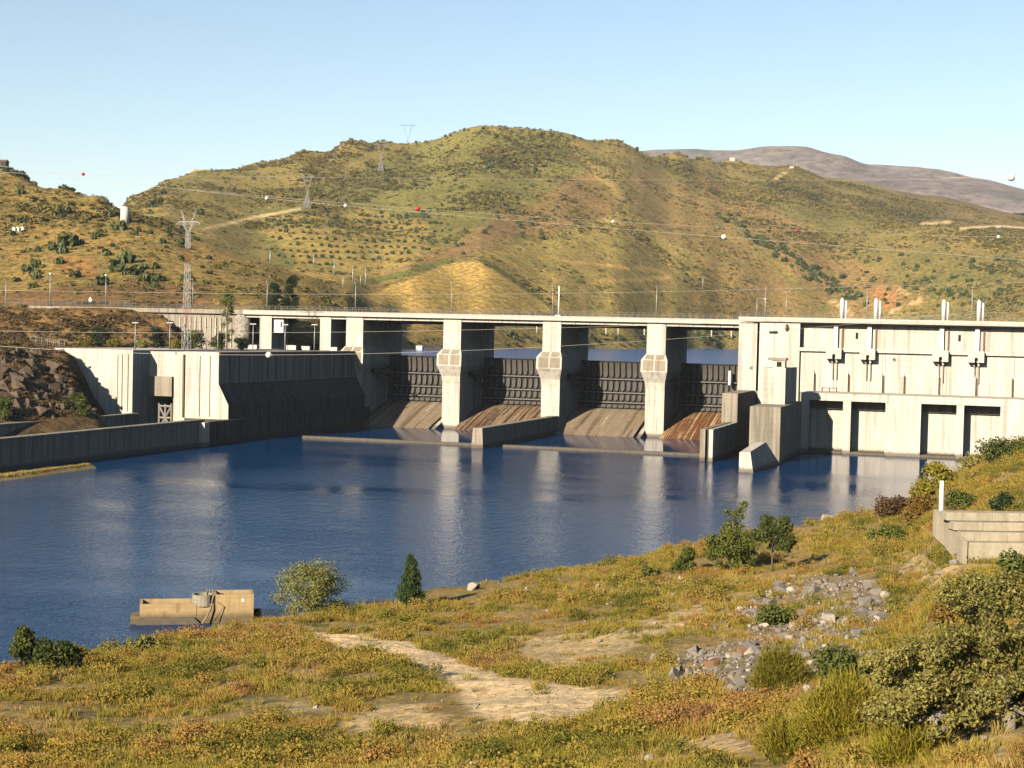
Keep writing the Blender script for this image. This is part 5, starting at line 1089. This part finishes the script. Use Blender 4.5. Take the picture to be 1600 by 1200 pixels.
scatter('wall_foot_grass', sv, np.stack([s, s, s], 1), rt, rng.integers(0, 3, n), [tuft_mesh('foot_tuft', M['grass'], 34, 0.4, 0.3, 0.03, 0.7, 350+i) for i in range(3)], 'rough grass at the waterline foot of the long guide wall', 'grass')
# stones
def rock_mesh(nm, m, seed, sub=2, flat=0.7):
    """angular boulder: the hull of a few points on a flattened block"""
    rg = np.random.default_rng(seed); bm = bmesh.new(); n_ = 15 if sub == 2 else 9
    u = rg.uniform(-1, 1, size=(n_, 3)); u /= (np.abs(u)**3).sum(1)[:, None]**(1/3); u *= rg.uniform(0.72, 1.0, size=(n_, 1))
    vs_ = [bm.verts.new(q*np.array([1, 0.78, flat])) for q in u]
    r_ = bmesh.ops.convex_hull(bm, input=vs_)
    bmesh.ops.delete(bm, geom=[v for v in bm.verts if not v.link_faces], context='VERTS')
    if sub == 2: bmesh.ops.bevel(bm, geom=list(bm.edges), offset=0.035, segments=1, affect='EDGES')
    me = bpy.data.meshes.new(nm); bm.to_mesh(me); bm.free(); me.materials.append(m); return me
RK = [rock_mesh('rock', M['rock'], 400+i) for i in range(7)]; RP = [rock_mesh('stone', M['rock_pale'], 420+i) for i in range(4)]; RB = [rock_mesh('stone', M['rock_brown'], 430+i) for i in range(2)]
# gravel on path and rubble (countless)
N1 = 60000
d1 = 45 + 190*rng.random(N1); a1 = R(-34)+R(36)*rng.random(N1); X1, Y1 = np.sin(a1)*d1, np.cos(a1)*d1; Z1 = bank_z(X1, Y1)
_, _, m1, m2, m3 = masks(X1, Y1, Z1)
pr = np.full(N1, 0.035); pr[m1] = 0.42; pr[m2] = 0.45; pr[m3] = 0.8
ok = (Z1 > 0.1) & (rng.random(N1) < pr); X1, Y1, Z1 = X1[ok], Y1[ok], Z1[ok]; big = m3[ok]
n = len(X1); s = np.where(big, 0.07+0.22*rng.random(n)**2.5, 0.035+0.10*rng.random(n)**3)
scatter('gravel', np.stack([X1, Y1, Z1+s*0.15], 1), np.stack([s, s, s], 1), rng.random((n, 3))*6.283, rng.integers(0, 7, n), [rock_mesh('pebble', M['rock'], 450+i, 1) for i in range(5)] + [rock_mesh('pebble', M['rock_pale'], 460+i, 1) for i in range(2)], 'loose gravel and pebbles on the path and rubble heap', 'gravel')
def rock(px, py, wpx, mesh_, label, group=None, hk=1.0):
    P = on_bank(px, py); s = wpx*math.hypot(P[0], P[1])/2457/2*1.12
    o = link('rock', mesh_, None, (P[0], P[1], P[2]+s*0.25*hk)); o.scale = (s, s, s*hk); o.rotation_euler = (random.uniform(-.4, .4), random.uniform(-.4, .4), random.uniform(0, 6.28))
    return tag(o, label, 'rock', group)
rock(1345, 960, 34, RK[0], 'largest pale grey boulder at the top right of the rubble heap')
rock(1258, 961, 26, RK[1], 'flat grey boulder at the upper left of the rubble heap')
rock(1368, 938, 18, RK[2], 'grey boulder up-slope of the largest boulder'); rock(1340, 935, 16, RK[3], 'grey boulder just left above the largest boulder')
rock(1023, 1030, 18, RP[0], 'lone white squarish stone in the grass left of the rubble'); rock(1160, 1022, 26, RB[0], 'reddish brown boulder at the left side of the rubble')
rock(1112, 1042, 30, RB[1], 'rust-stained dark boulder below the brown one'); rock(1084, 1022, 28, RK[4], 'broad grey boulder left of the rust-stained one'); rock(1075, 1053, 20, RP[1], 'pale round stone below the broad grey boulder')
rock(1153, 1066, 15, RP[2], 'white stone at the foot of the broom bush'); rock(1262, 1082, 22, RP[3], 'pale stone at the bottom of the rubble heap'); rock(1290, 815, 26, RP[1], 'pale boulder on the right shoreline, left of three'); rock(1340, 806, 30, RP[2], 'pale boulder on the right shoreline, middle of three'); rock(1388, 795, 26, RP[0], 'pale boulder on the right shoreline, right of three')
rock(462, 1193, 10, RP[0], 'small white stone at the bottom edge, left of centre'); rock(702, 1186, 16, RP[3], 'flat white stone at the bottom edge, centre'); rock(737, 1197, 10, RP[2], 'small pale stone at the very bottom centre'); rock(494, 1107, 12, RP[1], 'white flat stone in the left grass'); rock(660, 1155, 24, RK[5], 'grey half-buried boulder below the path')
rock(1490, 882, 16, RP[0], 'pale rock in the hollow below the block wall'); rock(1015, 1190, 22, RP[3], 'pale stone low in the centre-right grass'); rock(740, 922, 26, RP[2], 'pale flat rock on the shoreline right of the dark tree'); rock(800, 1000, 12, RP[1], 'pale stone at the end of the upper bare strip'); rock(318, 990, 16, RP[1], 'flat stone at the foot of the intake'); rock(345, 986, 18, RK[6], 'grey stone at the foot of the intake'); rock(372, 984, 16, RP[3], 'pale stone under the intake chamber')
rr_ = random.Random(5); cnt = 0
while cnt < 210:
    x, y = rr_.uniform(1050, 1400), rr_.uniform(896, 1092)
    if inpoly(np.array([x]), np.array([y]), RUBBLE)[0]:
        rock(x, y, (7+27*rr_.random()**2.4), RK[rr_.randrange(7)] if rr_.random() < 0.8 else RP[rr_.randrange(4)], 'angular grey rock in the rubble heap on the near bank', 'rocks of the rubble heap'); cnt += 1
for i in range(70):
    x, y = rr_.uniform(820, 1140), rr_.uniform(905, 1010)
    y = y - (x-820)*0.05
    rock(x, y, rr_.uniform(4, 11), RP[rr_.randrange(4)] if rr_.random() < 0.6 else RK[rr_.randrange(7)], 'scattered stone in the grass above the path', 'stones scattered above the path')
for i in range(40):
    rock(rr_.uniform(1380, 1480), rr_.uniform(880, 1000), rr_.uniform(6, 15), RK[rr_.randrange(7)], 'grey stone half hidden in grass below the block wall', 'stones below the block wall')
for (xa, ya, xb, yb, lab) in ((1132, 918, 1166, 911, 'pale weathered plank lying in the grass'), (1180, 906, 1196, 902, 'short pale board near the slender tree')):
    A_, B_ = on_bank(xa, ya), on_bank(xb, yb); tag(MB().tube([A_+np.array([0, 0, .15]), (A_+B_)/2+np.array([0, 0, .22]), B_+np.array([0, 0, .15])], [0.13, 0.16, 0.12], 5).build('plank', M['bark_pale']), lab, 'plank')

# hillside scrub (countless), orchard and tree individuals
def clump_mesh(nm, m, seed, n=46):
    rg = np.random.default_rng(seed); V, Q = leaves([((0, 0, 0.35), (0.9, 0.9, 0.55)), ((0.35, 0.3, 0.5), (0.55, 0.55, 0.45)), ((-0.4, 0.1, 0.45), (0.5, 0.55, 0.45))], n, 0.42, rg, shell=0.65); return npmesh(nm, V, Q, m, False)
SC = [clump_mesh('scrub_clump', M['scrub'], 500+i, 26) for i in range(5)]
N2 = 650000
d2 = np.sqrt(560**2 + (2600**2-560**2)*rng.random(N2)**1.15); a2 = R(-38)+R(42)*rng.random(N2); X2, Y2 = np.sin(a2)*d2, np.cos(a2)*d2; Z2 = hill_z(X2, Y2)
px2, py2 = proj(np.stack([X2, Y2, Z2], 1)); wv = fbm(X2/110, Y2/110, 4, 151) + 0.7*fbm(X2/25, Y2/25, 2, 161)
ORCHARD = [(415,345),(520,332),(600,335),(715,345),(700,385),(610,408),(520,420),(440,415)]
bare = inpoly(px2, py2, ORCHARD) & (d2 > 900) & (rng.random(N2) < 0.75)
for pl, wd, c in TRACKS: bare |= dline(px2, py2, pl) < wd+2
bare |= inpoly(px2, py2, VINE) & (d2 < 1250) & (d2 > 850)
brown = inpoly(px2, py2, [(590,428),(670,395),(730,368),(802,332),(874,291),(919,264),(955,298),(974,336),(874,357),(791,376),(723,403),(640,432)])
tan_ = inpoly(px2, py2, [(740,402),(985,332),(985,250),(1080,290),(1440,470),(1300,500),(870,500)])
pr = np.clip(0.36+wv*0.9, 0.06, 1); pr[tan_] *= 0.7; pr[brown] *= 0.5
ok = (Z2 > 23.5) & ~bare & (rng.random(N2) < pr*0.55) & (d2 > np.where(px2 < 620, 575, 700)) & (px2 > -150) & (px2 < 1750)
X2, Y2, Z2, d2, wv = X2[ok], Y2[ok], Z2[ok], d2[ok], wv[ok]; n = len(X2)
s = (0.45+1.9*rng.random(n)**4)*(0.8+0.6*np.clip(wv+0.2, 0, 1))*(0.6+0.45*np.clip(d2/1500, 0, 1.4))
rt = np.zeros((n, 3)); rt[:, 2] = rng.random(n)*6.283
scatter('hillside_scrub', np.stack([X2, Y2, Z2], 1), np.stack([s*1.15, s*1.15, s*(0.7+0.4*rng.random(n))], 1), rt, rng.integers(0, 5, n), SC, 'olive-green scrub dotted over the dry hillsides', 'scrub')
print('scrub', n)
# left bank by the lock: crags and scrub
N3 = 90000
d3 = 392+190*rng.random(N3); a3 = R(-46)+R(24)*rng.random(N3); X3, Y3 = np.sin(a3)*d3, np.cos(a3)*d3; Z3 = hill_z(X3, Y3); p3, q3_ = proj(np.stack([X3, Y3, Z3], 1))
ok = (p3 > -200) & (p3 < 300) & (Z3 > 7) & (np.abs(Z3-36.3) > 1.0) & ~((X3 > -250) & (Y3 > 374) & (Z3 < 24.2)) & (rng.random(N3) < np.clip(0.35+fbm(X3/12, Y3/12, 3, 171)*1.2, 0.05, 0.9)*np.where(d3 < 460, 0.5, 1.0))
X3, Y3, Z3 = X3[ok], Y3[ok], Z3[ok]; n = len(X3); s = 0.35+0.9*rng.random(n)**2.5; rt = np.zeros((n, 3)); rt[:, 2] = rng.random(n)*6.283
M['scrub_rust'] = leaf('rust_scrub', (0.04, 0.038, 0.014), [(0.5, (0.13, 0.085, 0.032)), (1.0, (0.22, 0.13, 0.05))], 0.0, 0.9, 0.05)
scatter('bank_scrub', np.stack([X3, Y3, Z3], 1), np.stack([s, s, s*0.8], 1), rt, rng.integers(0, 3, n), [clump_mesh('rust_clump', M['scrub_rust'], 580+i, 30) for i in range(3)], 'rust-brown scrub on the steep left bank beside the lock', 'scrub')
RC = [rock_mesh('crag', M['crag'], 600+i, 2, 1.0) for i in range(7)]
rr_ = random.Random(21)
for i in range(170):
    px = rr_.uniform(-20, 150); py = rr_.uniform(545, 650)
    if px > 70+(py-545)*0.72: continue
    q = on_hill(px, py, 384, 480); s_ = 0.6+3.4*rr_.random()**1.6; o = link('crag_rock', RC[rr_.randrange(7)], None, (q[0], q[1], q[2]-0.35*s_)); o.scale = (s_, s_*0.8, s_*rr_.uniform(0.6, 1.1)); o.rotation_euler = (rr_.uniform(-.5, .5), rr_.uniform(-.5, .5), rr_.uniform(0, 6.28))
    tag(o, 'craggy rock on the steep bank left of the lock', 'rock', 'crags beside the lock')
# vine rows
pts = []
vx, vy = on_hill(575, 470, 800), on_hill(800, 470, 800); dv = (vy-vx)[:2]; dv /= np.linalg.norm(dv); pv = np.array([-dv[1], dv[0]])
for r_ in np.arange(-60, 330, 4.5):
    for s_ in np.arange(-80, 260, 1.6): pts.append(vx[:2] + dv*s_ + pv*(r_+3*math.sin(s_/60)))
pts = np.array(pts); zz = hill_z(pts[:, 0], pts[:, 1]); a_, b_ = proj(np.stack([pts[:, 0], pts[:, 1], zz], 1)); ok = inpoly(a_, b_, VINE) & (np.hypot(pts[:, 0], pts[:, 1]) < 1250) & (rng.random(len(pts)) < 0.8)
pts, zz = pts[ok], zz[ok]; n = len(pts); s = 0.28+0.22*rng.random(n); rt = np.zeros((n, 3)); rt[:, 2] = rng.random(n)*6.283
scatter('vineyard', np.stack([pts[:, 0], pts[:, 1], zz], 1), np.stack([s, s, s], 1), rt, rng.integers(0, 2, n), [clump_mesh('vine', M['vine'], 520+i, 30) for i in range(2)], 'golden vineyard rows on the slope behind the dam', 'vineyard')
# trees one can tell apart on the hills
HT = [clump_mesh('hill_tree', M['l_hill'], 540+i, 90) for i in range(4)]; OT = [clump_mesh('orchard_tree', M['l_hill'], 560+i, 70) for i in range(3)]
def hilltree(px, py, rpx, mesh_, name, label, group, dmin=600):
    q = on_hill(px, py, dmin); s = rpx*math.hypot(q[0], q[1])/2457
    o = link(name, mesh_, None, (q[0], q[1], q[2]-0.2*s)); o.scale = (s, s, s*random.uniform(1.1, 1.7)); o.rotation_euler.z = random.uniform(0, 6.28); return tag(o, label, 'tree', group)
rr_ = random.Random(9)
for i, j in ((i, j) for i in range(24) for j in range(9)):
    x = 416+i*12.2+rr_.uniform(-2, 2)+j*2.5; y = 338+j*9.6+rr_.uniform(-1.6, 1.6)+(i-10)*0.35
    if inpoly(np.array([x]), np.array([y]), ORCHARD)[0] and rr_.random() < 0.92: hilltree(x, y, rr_.uniform(2.8, 4.2), OT[rr_.randrange(3)], 'orchard_tree', 'small olive tree in the orchard rows on the slope left of the vineyard', 'orchard trees on the slope', 900)
for i in range(95):   # the wooded gully right of the spur
    t = rr_.random(); x = 1128+t*205+rr_.gauss(0, 9); y = 338+t*132+rr_.gauss(0, 6)
    hilltree(x, y, rr_.uniform(3.2, 6.0), HT[rr_.randrange(4)], 'gully_tree', 'dark evergreen tree in the wooded gully right of the grassy spur', 'gully trees', 1000)
for i in range(70):
    hilltree(rr_.uniform(570, 860), rr_.uniform(235, 400), rr_.uniform(3.0, 5.2), HT[rr_.randrange(4)], 'hill_tree', 'dark green tree on the green flank of the main hill', 'trees on the main hill', 1000)
for i in range(80):
    hilltree(rr_.uniform(1340, 1595), rr_.uniform(400, 480), rr_.uniform(3.0, 5.0), HT[rr_.randrange(4)], 'hill_tree', 'dark green tree on the hillside above the powerhouse', 'trees above the powerhouse', 900)
for i in range(60):
    hilltree(rr_.uniform(20, 330), rr_.uniform(300, 460), rr_.uniform(4.0, 9.0), HT[rr_.randrange(4)], 'hill_tree', 'dark bush-like tree on the near left hillside', 'trees on the left hill', 600)
for i, (x, y, r_, w_) in enumerate(((105, 385, 15, 'above the orange rock cut'), (183, 425, 15, 'biggest of its clump'), (197, 411, 13, 'topmost of its clump'), (212, 430, 12, 'middle of the clump above the road'), (228, 441, 11, 'lower right of the clump above the road'), (166, 400, 9, 'small, up-slope of the clump'),
                               (186, 360, 12, 'below the white mill tower'), (100, 338, 10, 'high on the slope left of the mill'), (158, 446, 12, 'at the roadside below the rock cut'), (247, 439, 11, 'rightmost of the roadside clump'))):
    hilltree(x, y, r_, HT[i % 4], 'left_hill_oak', 'large dark round tree on the left hill, '+w_, 'large trees on the left hill', 600)
for i in range(26):
    x = 5+i*5.2+rr_.uniform(-3, 3); hilltree(x, 262+x*0.28+rr_.uniform(0, 6), rr_.uniform(3.0, 6.5), HT[rr_.randrange(4)], 'crest_tree', 'dark tree along the skyline of the left hill', 'trees on the left crest', 600)
for i in range(34):
    x = rr_.uniform(640, 1130); y = np.interp(x, [640, 745, 860, 950, 1050, 1130], [224, 198, 208, 222, 240, 251])+rr_.uniform(0, 5)
    hilltree(x, y, rr_.uniform(1.8, 3.0), HT[rr_.randrange(4)], 'ridge_tree', 'tiny tree on the summit ridge line', 'trees on the summit ridge', 1400)
for i in range(40):
    x = rr_.uniform(632, 1150); y = rr_.uniform(520, 540); hilltree(x, y, rr_.uniform(3.5, 6.5), OT[rr_.randrange(3)] if rr_.random() < 0.5 else HT[rr_.randrange(4)], 'shore_bush', 'bush on the lake shore seen through the dam openings', 'bushes on the lake shore', 760)

q = onZ(658, 547, 21.5); q2 = onZ(690, 544.5, 21.5)
o = thing('pontoon', 'white floating pontoon with a rail on the lake behind the leftmost gate', 'pontoon', q); MB().box((q[0]-2.2, q[1]-1.5, 21.2), (q[0]+1.0, q[1]+1.5, 23.6)).build('float', M['white'], o); MB().bar((q[0], q[1], 23.4), (q2[0], q2[1], 23.2), 0.3).build('rail', M['white'], o)
# ------------------------------------------------------------------ air
t = NT('haze_air'); t.t.nodes.remove(t.b); pv_ = t.n('ShaderNodeVolumePrincipled'[10:]); pv_.inputs['Density'].default_value = 2.8e-5; pv_.inputs['Color'].default_value = (0.80, 0.88, 1.0, 1); pv_.inputs['Anisotropy'].default_value = 0.0
t.l(pv_.outputs[0], t.o.inputs['Volume'])
tag(MB().box((-15100, -3100, -15.5), (15100, 15100, 900)).build('haze', t.m), 'thin blue air over the valley', 'haze', kind='stuff')
print('objects', len(scn.objects))
